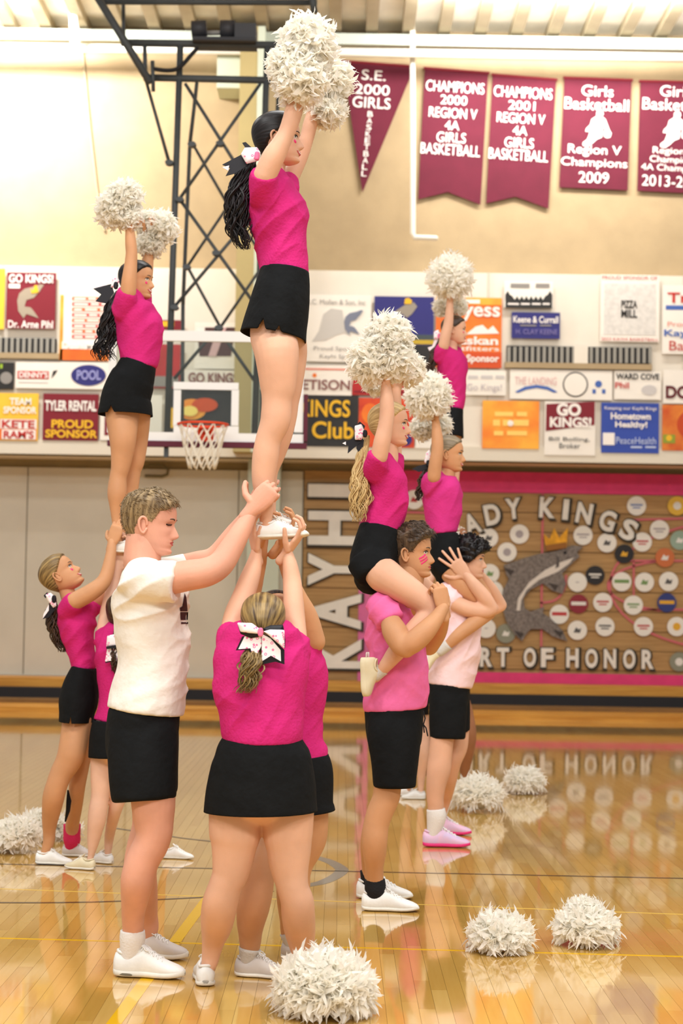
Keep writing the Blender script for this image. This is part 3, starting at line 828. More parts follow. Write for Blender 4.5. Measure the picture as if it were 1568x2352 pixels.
mo = pxrect('hoist_motor', 538, 52, 588, 92, Yf - .12, .3, mat('motor', (58, 58, 62), .5), hp)
sub_(pxrect('bed_plate', 440, 84, 588, 92, Yf - .15, .34, mat('motor_dark', (44, 44, 48), .5), hp), mo)
bm = bmesh.new(); bar(bm, V(440, 68, Yf), V(474, 66, Yf), 20 * kp, 18); sub_(obj('drum', bm, mat('motor', (58, 58, 62), .5), hp, True), mo)
bm = bmesh.new(); bar(bm, V(474, 76, Yf), V(538, 74, Yf), 6 * kp, 12); sub_(obj('shaft', bm, mat('shaft', (150, 146, 140), .4), hp, True), mo)
bm = bmesh.new(); bar(bm, V(506, 68, Yf), V(540, 68, Yf), 22 * kp, 18); sub_(obj('gearbox', bm, mat('motor', (58, 58, 62), .5), hp, True), mo)
frame_bar('pulley_block', [(350, 140), (352, 210)], Yf - .1, 9)
bm = bmesh.new(); tube(bm, [V(x, y, Yf - .1) for x, y in crom([(352, 158), (385, 162), (412, 155), (440, 125), (452, 112)], 4)], [.02] * 17, n=6)
obj('power_cable', bm, M['black'], hp, True)
# board
pxrect('glass', 250, 762, 697, 1018, YB, .02, gl, hp)
for a in ((248, 760, 697, 784), (248, 994, 697, 1014), (676, 784, 697, 994), (248, 784, 266, 994)):
    pxrect('white_border', *a, YB - .012, .045, M['bbw'], hp)
for a in ((398, 878, 548, 895), (398, 978, 548, 994), (398, 895, 415, 978), (531, 895, 548, 978)):
    pxrect('target_square', *a, YB - .012, .01, M['bbw'], hp)
pxrect('bottom_padding', 245, 1014, 705, 1027, YB - .03, .09, M['bbpad'], hp)
pxrect('side_padding', 697, 905, 706, 1014, YB - .03, .09, M['bbpad'], hp)
pxrect('strut', 376, 1027, 386, 1050, YB + .02, .06, st, hp)
rc = V(466, 975, YB - .38); R = .225
bm = bmesh.new()
P = [rc + Vector((R * math.cos(a), R * math.sin(a), 0)) for a in np.linspace(0, 2 * math.pi, 33)]
tube(bm, P, [.011] * 33, n=8, cap=('flat', 'flat'), ref=Vector((0, 0, 1)))
rim = obj('rim', bm, M['rim'], hp, True)
bm = bmesh.new(); box(bm, rc.x - .07, rc.x + .07, YB - .02, YB, rc.z - .12, rc.z + .03)
for sx in (-.06, .06): bar(bm, rc + Vector((sx, R, 0)), Vector((rc.x + sx, YB - .01, rc.z - .1)), .012)
box(bm, rc.x - .06, rc.x + .06, YB - .2, YB, rc.z - .012, rc.z + .012)
obj('rim_bracket', bm, M['rim'], hp)
bm = bmesh.new()
for k in range(12):
    for sg in (1, -1):
        P = []
        for t in np.linspace(0, 1, 9):
            a = 2 * math.pi * (k + sg * t * 2.0) / 12; r = R * (1 - .48 * t ** .7) + .01 * math.sin(t * 3)
            P.append(rc + Vector((r * math.cos(a), r * math.sin(a), -.4 * t)))
        tube(bm, P, [.0065] * 9, n=5, cap=('flat', 'flat'))
obj('net', bm, M['net'], hp, True)
# ------------------------------------------------------------------ people
SK = dict(
    fair=mat('skin_fair', (222, 172, 142), .5, .05, 9, .08, 300, sss=.12),
    pale=mat('skin_pale', (228, 184, 158), .5, .05, 9, .08, 300, sss=.12),
    rosy=mat('skin_rosy', (222, 162, 136), .5, .06, 9, .08, 300, sss=.12),
    tan=mat('skin_tan', (204, 150, 108), .5, .05, 9, .08, 300, sss=.12),
    brown=mat('skin_brown', (156, 104, 70), .5, .05, 9, .08, 300, sss=.1),
)
CL = dict(
    hot=mat('tee_hot_pink', (202, 42, 116), .85, .04, 14, .35, 90, spec=.12),
    hotl=mat('tee_magenta', (206, 54, 130), .85, .04, 14, .35, 90, spec=.12),
    rose=mat('tee_rose', (236, 112, 168), .8, .05, 14, .5, 22, spec=.15),
    blush=mat('tee_blush', (246, 214, 216), .8, .03, 14, .5, 22, spec=.15),
    white=mat('tee_white', (240, 234, 224), .8, .02, 14, .6, 18, spec=.15),
    black=mat('black_cloth', (22, 23, 24), .85, .1, 14, .5, 30, spec=.12),
    shoe=mat('shoe_white', (236, 234, 228), .5, .03, 30, .1, 60),
    sole=mat('shoe_sole', (224, 218, 204), .55, .04, 30),
    cream=mat('shoe_cream', (224, 212, 178), .55, .04, 20),
    greyshoe=mat('shoe_grey', (206, 198, 190), .55, .04, 20),
    pinkshoe=mat('shoe_pink', (238, 186, 204), .5, 0, 12, rgb2=(214, 190, 222)),
    pinksole=mat('sole_pink', (226, 52, 120), .5),
    sock=mat('sock_white', (232, 226, 220), .85, 0, 8, .3, 120),
    socktan=mat('sock_grey', (206, 200, 190), .85, 0, 8, .3, 120),
    blacksock=mat('sock_black', (26, 26, 28), .85, 0, 8, .3, 120),
    pinksock=mat('sock_pink', (214, 44, 92), .85, 0, 8, .3, 120),
    lace=mat('lace_white', (238, 236, 230), .7),
    paint=mat('face_paint', (232, 60, 120), .6),
    lip=mat('lip_rose', (190, 92, 88), .45),
    eyew=mat('eye_white', (236, 228, 222), .3),
    dark=mat('lash_dark', (44, 30, 26), .5),
    teeth=mat('teeth', (244, 238, 228), .3),
    ribbon=mat('ribbon_white', (244, 234, 236), .5),
    ribk=mat('ribbon_black', (24, 22, 28), .45),
    ribp=mat('ribbon_pink', (240, 120, 160), .5),
)
# white bow ribbon printed with small pink loops
_bm = bpy.data.materials.new('bow_print'); _bm.use_nodes = True; _nt = _bm.node_tree; _b = _nt.nodes['Principled BSDF']
_tc = _nt.nodes.new('ShaderNodeTexCoord'); _vo = _nt.nodes.new('ShaderNodeTexVoronoi'); _vo.inputs['Scale'].default_value = 58
_nt.links.new(_tc.outputs['Object'], _vo.inputs['Vector'])
_rp = _nt.nodes.new('ShaderNodeValToRGB'); _rp.color_ramp.interpolation = 'CONSTANT'
_rp.color_ramp.elements[0].color = (*lin((246, 238, 240)), 1); _rp.color_ramp.elements[0].position = 0
for _p, _c in ((.14, (238, 120, 166)), (.3, (246, 238, 240))):
    _e = _rp.color_ramp.elements.new(_p); _e.color = (*lin(_c), 1)
_rp.color_ramp.elements[-1].color = (*lin((246, 238, 240)), 1)
_nt.links.new(_vo.outputs['Distance'], _rp.inputs[0]); _nt.links.new(_rp.outputs[0], _b.inputs['Base Color']); _b.inputs['Roughness'].default_value = .5
CL['bowprint'] = _bm


def hair_mat(name, c1, c2, rough=.42):
    m = bpy.data.materials.new('hair_' + name); m.use_nodes = True; nt = m.node_tree; b = nt.nodes['Principled BSDF']
    uv = nt.nodes.new('ShaderNodeUVMap'); mp = nt.nodes.new('ShaderNodeMapping'); mp.inputs['Scale'].default_value = (60, 3, 1)
    nt.links.new(uv.outputs[0], mp.inputs[0])
    n = nt.nodes.new('ShaderNodeTexNoise'); n.inputs['Scale'].default_value = 1; n.inputs['Detail'].default_value = 3
    nt.links.new(mp.outputs[0], n.inputs['Vector'])
    r = nt.nodes.new('ShaderNodeValToRGB'); r.color_ramp.elements[0].position = .36; r.color_ramp.elements[1].position = .66
    r.color_ramp.elements[0].color = (*lin(c1), 1); r.color_ramp.elements[1].color = (*lin(c2), 1)
    nt.links.new(n.outputs['Fac'], r.inputs[0]); nt.links.new(r.outputs[0], b.inputs['Base Color'])
    b.inputs['Roughness'].default_value = rough; b.inputs['Specular IOR Level'].default_value = .35
    u = nt.nodes.new('ShaderNodeBump'); u.inputs['Strength'].default_value = .5; u.inputs['Distance'].default_value = .004
    nt.links.new(n.outputs['Fac'], u.inputs['Height']); nt.links.new(u.outputs[0], b.inputs['Normal'])
    return m


HM = dict(black=hair_mat('black', (14, 11, 12), (34, 27, 27)), dark=hair_mat('dark', (36, 26, 20), (84, 60, 42)), brown=hair_mat('brown', (54, 41, 31), (106, 84, 62)),
          sandy=hair_mat('sandy', (96, 76, 50), (168, 142, 102)), blonde=hair_mat('blonde', (170, 136, 84), (226, 196, 138)), ash=hair_mat('ash', (104, 90, 70), (160, 144, 116)),
          mix=hair_mat('mix', (74, 54, 32), (170, 140, 86)))

# ---- head template -------------------------------------------------
_z = [0, .03, .08, .13, .18, .24, .30, .40, .50, .57, .66, .76, .86, .94, .985, 1]
_f = [.24, .345, .385, .375, .388, .392, .385, .385, .385, .41, .415, .395, .33, .22, .11, 0]
_b2 = [.16, .02, -.10, -.18, -.24, -.29, -.33, -.40, -.435, -.45, -.455, -.43, -.36, -.24, -.12, 0]
_wd = [.06, .14, .195, .228, .252, .272, .287, .306, .318, .325, .33, .325, .285, .195, .095, 0]


def _spl(xs, ys):
    xs, ys = np.array(xs, float), np.array(ys, float)
    d = np.gradient(ys, xs)

    def f(x):
        x = np.clip(x, xs[0], xs[-1]); i = np.clip(np.searchsorted(xs, x) - 1, 0, len(xs) - 2)
        h = xs[i + 1] - xs[i]; t = (x - xs[i]) / h
        return ((2 * t ** 3 - 3 * t ** 2 + 1) * ys[i] + (t ** 3 - 2 * t ** 2 + t) * h * d[i]
                + (-2 * t ** 3 + 3 * t ** 2) * ys[i + 1] + (t ** 3 - t ** 2) * h * d[i + 1])
    return f


FF, FB, FW = _spl(_z, _f), _spl(_z, _b2), _spl(_z, _wd)


def head_surf(th, z, nose=1.0):
    """head of height 1: th = 0 at the face, growing towards the head's own right; returns x, y(front), z"""
    th = np.asarray(th, float); z = np.asarray(z, float)
    f, b, w = FF(z), FB(z), FW(z)
    s, c = np.sin(th), np.cos(th)
    x = w * np.sign(s) * np.abs(s) ** .92
    y = (f + b) / 2 + (f - b) / 2 * np.sign(c) * np.abs(c) ** .92
    front = np.clip(c * 1.6, 0, 1); ax = np.abs(x)
    g = lambda dx, sx, dz, sz: np.exp(-(dx / sx) ** 2 - ((z - dz) / sz) ** 2)
    N = np.interp(z, [.262, .29, .325, .36, .42, .48, .54], [0, .075, .112, .098, .062, .026, 0]) * nose
    wn = np.interp(z, [.26, .31, .36, .45, .54], [.07, .066, .055, .042, .04])
    d = N * np.exp(-(x / wn) ** 2)
    d = d - .034 * g(ax - .13, .062, .502, .045) + .012 * g(ax - .11, .09, .575, .03)
    d = d + .02 * g(x, .085, .238, .02) + .02 * g(x, .075, .188, .022) - .014 * g(x, .09, .213, .009)
    d = d + .018 * g(x, .09, .07, .045) + .012 * g(ax - .19, .07, .38, .07)
    return x, y + d * front, z


def head_grid(nt, nz):
    t = np.linspace(-math.pi, math.pi, nt, endpoint=False); t = t - .45 * np.sin(t) * .9
    z = np.linspace(0, 1, nz); z = .5 - .5 * np.cos(math.pi * (z * .94 + .03)); z = (z - z[0]) / (z[-1] - z[0])
    return np.meshgrid(t, z)


PEOPLE = []


def svol(co, fs):
    co = np.asarray(co); t = np.array([(f[0], f[i], f[i + 1]) for f in fs for i in range(1, len(f) - 1)])
    return float(np.einsum('ij,ij->i', co[t[:, 0]], np.cross(co[t[:, 1]], co[t[:, 2]])).sum())


def press(soft, hard, eps=0.0, most=.12, along=None):
    """soft flesh or cloth gives way where it lies inside the hard shapes: it comes to rest on their surface"""
    from mathutils.bvhtree import BVHTree
    D = [Vector(q).normalized() for q in ((.31, .17, .93), (-.83, .5, .21), (.2, -.9, -.4))]
    for h in hard:
        hv = [v.co[:] for v in h.data.vertices]; T = BVHTree.FromPolygons(hv, [tuple(q.vertices) for q in h.data.polygons])
        A = np.array(hv); lo, hi = A.min(0), A.max(0)
        for o in soft:
            me = o.data; n = len(me.vertices); co = np.empty(n * 3, np.float32); me.vertices.foreach_get('co', co); co = co.reshape(-1, 3)
            for i in np.nonzero(((co > lo) & (co < hi)).all(1))[0]:
                p = Vector(co[i].tolist()); ok = 0
                for dr in D:
                    q, w = p, 0
                    for _ in range(30):
                        r = T.ray_cast(q, dr)
                        if r[0] is None: break
                        w += 1 if r[1].dot(dr) > 0 else -1; q = r[0] + dr * 2e-5
                    ok += w > 0
                if ok >= 2:
                    if along is not None:              # pushed straight back, out of the far side
                        q, hit = p, None
                        for _ in range(12):
                            r = T.ray_cast(q, along)
                            if r[0] is None or (r[0] - p).length > most: break
                            if r[1].dot(along) > 0: hit = r[0]
                            q = r[0] + along * 2e-5
                        if hit is not None: co[i] = (hit + along * eps)[:]
                    else:
                        r = T.find_nearest(p)
                        if r[3] < most: co[i] = (r[0] + r[1] * eps)[:]
            me.vertices.foreach_set('co', co.reshape(-1)); me.update()


class Person:
    def __init__(s, label, Y, skin, base, vox=.008, group=None, tee='hot'):
        s.root = thing('person', label, 'person', base, group); s.Y = Y; s.skin = SK[skin]; s.vox = vox; s.tee = tee
        s.body = bmesh.new(); s.shirt = bmesh.new(); s.hands = bmesh.new(); s.extra = []; s.hasshirt = s.hashands = False; s.legs = []; s.socks = []; s.ank = []; s.hem = None
        PEOPLE.append(s); s.rng = random.Random(sum(map(ord, label)))

    def P(s, px, py, dy=0.0): return V(px, py, s.Y + dy)

    def rows(s, R, sub=5):
        R = [tuple(r) + (r[3],) if len(r) == 4 else r for r in R]
        Q = crom(R, sub)
        pts = [s.P(q[0], q[1], q[2]) for q in Q]
        k = [(s.Y + q[2]) / F for q in Q]
        return pts, [q[3] * a for q, a in zip(Q, k)], [q[4] * a for q, a in zip(Q, k)]

    def limb(s, R, cap=('round', 'round')):
        p, a, b = s.rows(R); tube(s.body, p, a, b, 18, cap)

    def leg(s, i, R):
        s.legs.append((i, [tuple(r) + (r[3],) if len(r) == 4 else tuple(r) for r in R]))

    def fit(s, R, i, top=.5):
        A, half = s.ank[i]; ax, ay = proj(A); ady = A.y - s.Y; k = A.y / F
        y0, y1 = R[0][1], R[-1][1]; out = []
        for j, (x, y, dy, r, rd) in enumerate(R):
            w = min(1, max(0, ((y - y0) / max(y1 - y0, 1) - top) / (1 - top) * 1.25)) if top < 1 else 1; w = w * w * (3 - 2 * w)
            dy = dy * (1 - w) + ady * w
            if w > .6: rd = min(rd, r)
            if j == len(R) - 1: x, y, r = ax, ay, min(r, half / k * .82); rd = r
            if s.hem and y < s.hem[0] + 25:
                dy *= .6
                rd = max(6, min(rd, (s.hem[1] * .84 - abs(dy)) / ((s.Y + dy) / F))); r *= .95
            out.append((x, y, dy, r, rd))
        return out

    def torso(s, R, inner=.86):
        p, a, b = s.rows(R)
        tube(s.shirt, p, a, b, 32, ('round', 'flat')); s.hasshirt = True
        tube(s.body, p, [x * inner for x in a], [x * inner for x in b], 24)

    def sleeve(s, R, cap=('round', 'flat')):
        p, a, b = s.rows(R); tube(s.shirt, p, a, b, 22, cap); s.hasshirt = True

    def loft(s, name, R, m, notch=(), n=160, flare=0.0, wr=.003, body=.88, cap=('flat', 'flat'), seed=0, th=.004):
        """open-ended garment tube; notch = (angle deg, half width deg, height share)"""
        p, a, b = s.rows(R, 8); N = len(p)
        bm = bmesh.new(); rings = tube(bm, p, a, b, n, ('open', 'open'))
        top, bot = p[0], p[-1]; L = (bot - top).length
        for i, rg in enumerate(rings):
            t = i / (N - 1)
            for k, v in enumerate(rg):
                w = noise.noise(Vector((k / n * 9 + seed, t * 2.5, seed * 3.1)))
                d = (v.co - p[i]); v.co = p[i] + d * (1 + (w * wr * 6) * min(1, t * 2 + .2))
        for ang, hw, hs in notch:
            for i, rg in enumerate(rings):
                t = i / (N - 1)
                for k, v in enumerate(rg):
                    da = abs((math.degrees(2 * math.pi * k / n) - ang + 180) % 360 - 180)
                    if da < hw and t > 1 - hs:
                        cut = 1 - hs * (1 - da / hw)
                        if t > cut: v.co = v.co + (p[int(cut * (N - 1))] - p[i])
        me = bpy.data.meshes.new(name); bmesh.ops.recalc_face_normals(bm, faces=bm.faces); bm.to_mesh(me); bm.free()
        o = mesh_obj(name, me, m, s.root, True)
        md = o.modifiers.new('cloth', 'SOLIDIFY'); md.thickness = th; md.offset = 0
        s.hem = (R[-1][1], R[-1][4] * s.Y / F)
        if body:
            m_ = int(N * .6); tube(s.body, p[:m_], [x * body for x in a][:m_], [x * body for x in b][:m_], 24)
        return o

    def shorts(s, hips, legs, name='shorts'):
        bm = bmesh.new()
        p, a, b = s.rows(hips, 6); a[-1] *= .9; b[-1] *= .9; tube(bm, p, a, b, 36, ('flat', 'round'))
        tube(s.body, p, [x * .85 for x in a], [x * .85 for x in b], 24)
        for R in legs:
            p, a, b = s.rows(R, 6); tube(bm, p, a, b, 32, ('flat', 'flat'))
        me = remesh(bm, .008, 14)
        s.wrinkle(me, .003, ((80, 9, 2, 1.0),))
        return mesh_obj(name, me, CL['black'], s.root, True)

    def wrinkle(s, me, amp, folds=((60, 17, 3, 1.0), (-40, 11, 2.5, .6))):
        """cloth folds: (direction deg, folds per metre across, along, weight)"""
        n = len(me.vertices)
        co = np.empty(n * 3, np.float32); me.vertices.foreach_get('co', co); co = co.reshape(-1, 3)
        no = np.array([v.normal for v in me.vertices], np.float32); tot = np.zeros(n)
        for k, (an, fc, fa, w) in enumerate(folds):
            ca, sa = math.cos(math.radians(an)), math.sin(math.radians(an))
            u = co[:, 0] * ca + co[:, 2] * sa; v = -co[:, 0] * sa + co[:, 2] * ca
            q = np.stack([u * fa, v * fc + u * 1.5, co[:, 1] * 5 + k * 7.3], -1)
            d = np.array([noise.noise(Vector(t)) for t in q.tolist()])
            m_ = np.array([noise.noise(Vector(t)) for t in (co * 4.0 + k * 3).tolist()])
            tot += w * (1 - 2.2 * np.abs(d) ** .75) * np.clip(.65 + m_ * 1.6, .1, 1.5)
        fade = np.clip((co[:, 2] - co[:, 2].min()) / .09, .1, 1)
        co = co + no * (amp * (tot * fade)[:, None]).astype(np.float32)
        me.vertices.foreach_set('co', co.reshape(-1)); me.update()

    # hands: w = wrist, tip = where the fingers point, n = where the palm faces
    def hand(s, w, tip, n, side, curl=(25, 35, 25), thumb=(.5, .6, .35), size=1.0, spread=6, tcurl=20):
        W = s.P(*w) if not isinstance(w, Vector) else w; T = s.P(*tip) if not isinstance(tip, Vector) else tip
        d = (T - W).normalized(); n = Vector(n); n = (n - d * n.dot(d)).normalized(); l = d.cross(n).normalized()
        k = size
        bm = s.hands; s.hashands = True
        # palm
        pts = [W + d * (x * k) for x in (-.045, -.012, .02, .055, .086)]
        tube(bm, pts, [.024 * k, .026 * k, .036 * k, .041 * k, .038 * k], [.020 * k, .018 * k, .016 * k, .0145 * k, .012 * k], 16, ref=n)
        L = ((.043, .027, .021), (.047, .031, .022), (.044, .028, .021), (.034, .021, .018))
        for i in range(4):
            off = (1.5 - i) * .0195 * k
            p = W + d * (.082 - .006 * abs(i - 1.2)) * k + l * off * side
            ang0 = math.radians((1.5 - i) * spread) * side
            dd = (d * math.cos(ang0) + l * math.sin(ang0)).normalized()
            pts = [p - dd * .02 * k, p]; a = 0
            for j in range(3):
                a += math.radians(curl[j])
                v = dd * math.cos(a) + n * math.sin(a)
                pts.append(pts[-1] + v * L[i][j] * k * .55); pts.append(pts[-1] + v * L[i][j] * k * .45)
            r = np.interp(np.arange(len(pts)), [0, 1, len(pts) - 1], [.0095, .0092, .0072]) * k * (.9 if i == 3 else 1)
            tube(bm, pts, list(r), list(r), 10)
        p = W + d * .012 * k + l * .022 * side * k
        v = (d * thumb[0] + l * side * thumb[1] + n * thumb[2]).normalized()
        pts = [p, p + v * .035 * k]
        v2 = (v + d * .5 + n * math.sin(math.radians(tcurl)) * .8).normalized(); pts.append(pts[-1] + v2 * .03 * k)
        v3 = (v2 + d * .4 + n * math.sin(math.radians(tcurl))).normalized(); pts.append(pts[-1] + v3 * .025 * k)
        tube(bm, pts, [.015 * k, .0125 * k, .0105 * k, .0085 * k], [.015 * k, .0125 * k, .0105 * k, .0085 * k], 10)

    # head: centre pixel, height in metres, turn towards camera, tilt up, roll (degrees)
    def head(s, px, py, dy, hh, yaw=0, pitch=0, roll=0, hair='brown', style='pulled', detail=1, nose=1.0, eye='open', mouth='closed', pony=(.5, 180),
             paint=None, hairs=0, paintside=1):
        R = Matrix.Rotation(math.radians(-90 - yaw), 4, 'Z') @ Matrix.Rotation(math.radians(pitch), 4, 'X') @ Matrix.Rotation(math.radians(roll), 4, 'Y')
        c = s.P(px, py, dy)
        Mx = Matrix.Translation(c) @ R @ Matrix.Scale(hh, 4) @ Matrix.Translation((0, 0, -.54)); s.HM = Mx
        Mn = np.array(Mx)
        ap = lambda x, y, z: (np.stack([x, y, z, np.ones_like(x)], -1) @ Mn.T)[..., :3]
        nt, nz = (104, 84) if detail else (72, 56)
        T, Z = head_grid(nt, nz)
        X, Yy, Zz = head_surf(T, Z, nose)

        def grid(name, X, Yy, Zz, m, uv=None, parent=None, ret=False):
            co = ap(X, Yy, Zz).reshape(-1, 3); r, cc = X.shape
            fs = []
            for i in range(r - 1):
                for j in range(cc):
                    k = (j + 1) % cc; fs.append((i * cc + j, i * cc + k, (i + 1) * cc + k, (i + 1) * cc + j))
            fs.append(tuple(range(cc))[::-1]); fs.append(tuple((r - 1) * cc + j for j in range(cc)))
            if svol(co, fs) < 0: fs = [f[::-1] for f in fs]
            if ret: return co, fs
            me = bpy.data.meshes.new(name); me.from_pydata(co.tolist(), [], fs); me.update()
            if uv is not None:
                ul = me.uv_layers.new(name='UVMap'); li = np.empty(len(me.loops), int); me.loops.foreach_get('vertex_index', li)
                ul.data.foreach_set('uv', uv.reshape(-1, 2)[li].reshape(-1))
            return mesh_obj(name, me, m, s.root, True)
        s.extra.append(grid('', X, Yy, Zz, None, ret=True))
        # ears
        for sg in (1, -1):
            if style == 'girlfar': break
            eb = bmesh.new()
            e = [(sg * (.318 + q), y, z) for q, y, z in ((.0, .03, .40), (.012, -.005, .335), (.03, -.05, .36), (.05, -.085, .45), (.055, -.085, .53), (.045, -.045, .58), (.025, .0, .565), (.01, .025, .52), (.0, .03, .47))]
            ee = crom(e, 3); tube(eb, [Mx @ Vector(q) for q in ee], [.021 * hh] * len(ee), [.021 * hh] * len(ee), 8)
            tube(eb, [Mx @ Vector((sg * .315, -.02, z)) for z in (.36, .42, .48, .55)], [q * hh for q in (.03, .045, .05, .035)], [q * hh for q in (.02, .022, .022, .02)], 10)
            bmesh.ops.recalc_face_normals(eb, faces=eb.faces); eb.verts.index_update(); s.extra.append(([tuple(v.co) for v in eb.verts], [tuple(v.index for v in f.verts) for f in eb.faces])); eb.free()
        # hair shell
        a = np.abs(T)
        if style in ('pulled', 'girlfar'):
            line = np.interp(np.degrees(a), [0, 25, 50, 68, 85, 100, 125, 160, 180], [.83, .82, .76, .66, .56, .47, .28, .2, .2])
            th_ = np.interp(Zz, [0, .5, .8, 1], [.03, .045, .05, .045])
        elif style == 'short':
            line = np.interp(np.degrees(a), [0, 25, 45, 60, 75, 95, 110, 130, 180], [.80, .78, .72, .70, .50, .56, .40, .17, .13])
            th_ = np.interp(Zz, [0, .3, .55, .72, .85, 1], [.006, .009, .014, .035, .06, .055]) + .018 * np.clip(np.cos(T), 0, 1) * (Zz > .7)
        elif style == 'quiff':
            line = np.interp(np.degrees(a), [0, 25, 45, 60, 75, 95, 110, 130, 180], [.80, .78, .74, .66, .50, .55, .40, .18, .14])
            th_ = np.interp(Zz, [0, .3, .55, .7, .85, 1], [.008, .012, .022, .065, .095, .085]) + .04 * np.clip(np.cos(T), 0, 1) * (Zz > .68)
        else:  # curly
            line = np.interp(np.degrees(a), [0, 25, 50, 65, 80, 95, 110, 130, 180], [.66, .66, .62, .5, .42, .45, .3, .16, .12])
            th_ = np.interp(Zz, [0, .2, .5, .7, .85, 1], [.03, .06, .10, .15, .16, .14]) * (1 - .65 * np.clip(-np.cos(T) * 1.6, 0, 1) * (Zz < .9))
        mk = np.clip((Zz - line) / .035 + .5, 0, 1); mk = mk * mk * (3 - 2 * mk)
        if style in ('quiff', 'curly', 'short'):
            nn = np.array([noise.noise(Vector(q)) for q in (np.stack([X, Yy, Zz], -1) * (9 if style != 'curly' else 13)).reshape(-1, 3).tolist()]).reshape(X.shape)
            th_ = th_ * (1 + nn * (.28 if style == 'short' else .55))
        off = th_ * mk - .03 * (1 - mk)
        cx, cy, cz = 0, -.03, .5
        dx, dy_, dz = X - cx, Yy - cy, (Zz - cz) * .9; L = np.sqrt(dx ** 2 + dy_ ** 2 + dz ** 2) + 1e-6
        HX, HY, HZ = X + dx / L * off, Yy + dy_ / L * off, Zz + dz / L * off
        pz, pa = pony; pb = np.array(head_surf(math.radians(pa), pz)); s.pony3 = Mx @ Vector(pb.tolist())
        if style in ('pulled', 'girlfar'):
            ux = np.arctan2(X - pb[0], Zz - pb[2] + .0); uv = np.stack([ux / 6.28 + .5, np.sqrt((X - pb[0]) ** 2 + (Yy - pb[1]) ** 2 + (Zz - pb[2]) ** 2)], -1)
        else:
            uv = np.stack([T / 6.28, Zz], -1)
        ho = grid('hair', HX, HY, HZ, HM[hair], uv)
        # loose locks on short hair
        if hairs:
            vs, fs = [], []
            idx = np.argwhere(mk > .9); rg = s.rng
            wts = idx[np.array([rg.random() for _ in range(len(idx))]).argsort()[:hairs]]
            for i, j in wts:
                p = Vector((HX[i, j] + rg.uniform(-.014, .014), HY[i, j] + rg.uniform(-.014, .014), HZ[i, j] + rg.uniform(-.014, .014))); nrm = Vector((dx[i, j], dy_[i, j], dz[i, j])).normalized()
                t = Vector((rg.gauss(0, .5), (.9 if style != 'curly' else 0) + rg.gauss(0, .4), -.35 + rg.gauss(0, .4))); t = (t - nrm * t.dot(nrm)).normalized()
                side = nrm.cross(t) * (.008 if style != 'curly' else .018)
                ln = (.04 + .045 * float(Zz[i, j] > .7)) * rg.uniform(.7, 1.3) * (1.3 if style == 'quiff' else 1)
                prev = None
                for q in range(4):
                    u = q / 3
                    if style == 'curly':
                        pp = p + t * ln * .6 * math.sin(u * 3.4) + nrm * (.05 * math.sin(u * 3.0) - .01)
                    else:
                        pp = p + t * ln * u + nrm * ((.03 if style == 'quiff' else .016) * math.sin(u * 2.4) - .01)
                    w = side * (1 - u * .85); b0 = len(vs)
                    vs += [Mx @ (pp - w), Mx @ (pp + w), Mx @ (pp + nrm * .012 * (1 - u))]
                    if prev is not None:
                        for x, y in ((0, 2), (2, 1), (1, 0)): fs.append((prev + x, prev + y, b0 + y, b0 + x))
                    prev = b0
            me = bpy.data.meshes.new('hair_locks'); me.from_pydata([tuple(v) for v in vs], [], fs); me.update()
            ul = me.uv_layers.new(name='UVMap'); ul.data.foreach_set('uv', [rg.random() for _ in range(2 * len(me.loops))])
            ol = mesh_obj('hair_locks', me, HM[hair], s.root, True); ol['kind'] = 'stuff'; ol.parent = ho; ol.location = (0, 0, 0)

        def patch(name, f, m, off=.006, nu=8, nv=4):
            """thin patch over the face: f(u, v) -> angle deg, height"""
            vs, fs = [], []
            for layer in (0, 1):
                for i in range(nu):
                    for j in range(nv):
                        u, v = i / (nu - 1), j / (nv - 1); aa, zz = f(u, v)
                        x, y, z_ = head_surf(math.radians(aa), zz, nose)
                        n_ = Vector((float(x), float(y) * 1.0, 0)).normalized(); o2 = off * (math.sin(math.pi * u) ** .5 * math.sin(math.pi * v) ** .5 if layer == 0 else -.6)
                        vs.append(tuple(Mx @ (Vector((float(x), float(y), float(z_))) + n_ * (o2 + .001))))
            for i in range(nu - 1):
                for j in range(nv - 1):
                    a_ = i * nv + j; fs.append((a_, a_ + 1, a_ + nv + 1, a_ + nv)); b_ = a_ + nu * nv; fs.append((b_, b_ + nv, b_ + nv + 1, b_ + 1))
            me = bpy.data.meshes.new(name); me.from_pydata(vs, [], fs); me.update()
            return mesh_obj(name, me, m, s.root, True)
        s.patch = patch
        for sg in (1, -1):
            patch('eyebrow', lambda u, v: (sg * (9 + 23 * u), .575 + .022 * math.sin(2.2 * u + .3) + (v - .5) * .03 * (1.1 - u * .7)), HM['dark'] if hair in ('black', 'dark') else HM['brown'], .012)
            if eye == 'open':
                e = patch('eye', lambda u, v: (sg * (11 + 21 * u), .503 + (v - .5) * .062 * math.sin(math.pi * min(max(u, .03), .97)) ** .7), CL['eyew'], .016)
                i_ = patch('iris', lambda u, v: (sg * (16.5 + 10 * u), .504 + (v - .5) * .056 * math.sin(math.pi * min(max(u, .08), .92)) ** .5), CL['dark'], .022, 6, 4)
                i_.parent = e; i_.location = (0, 0, 0)
            patch('eyelashes', lambda u, v: (sg * (9.5 + 25 * u), (.531 if eye == 'open' else .498) - .026 * (2 * u - 1) ** 2 * (1 if eye == 'open' else -.4) + (v - .5) * .02), CL['dark'], .026, 8, 3)
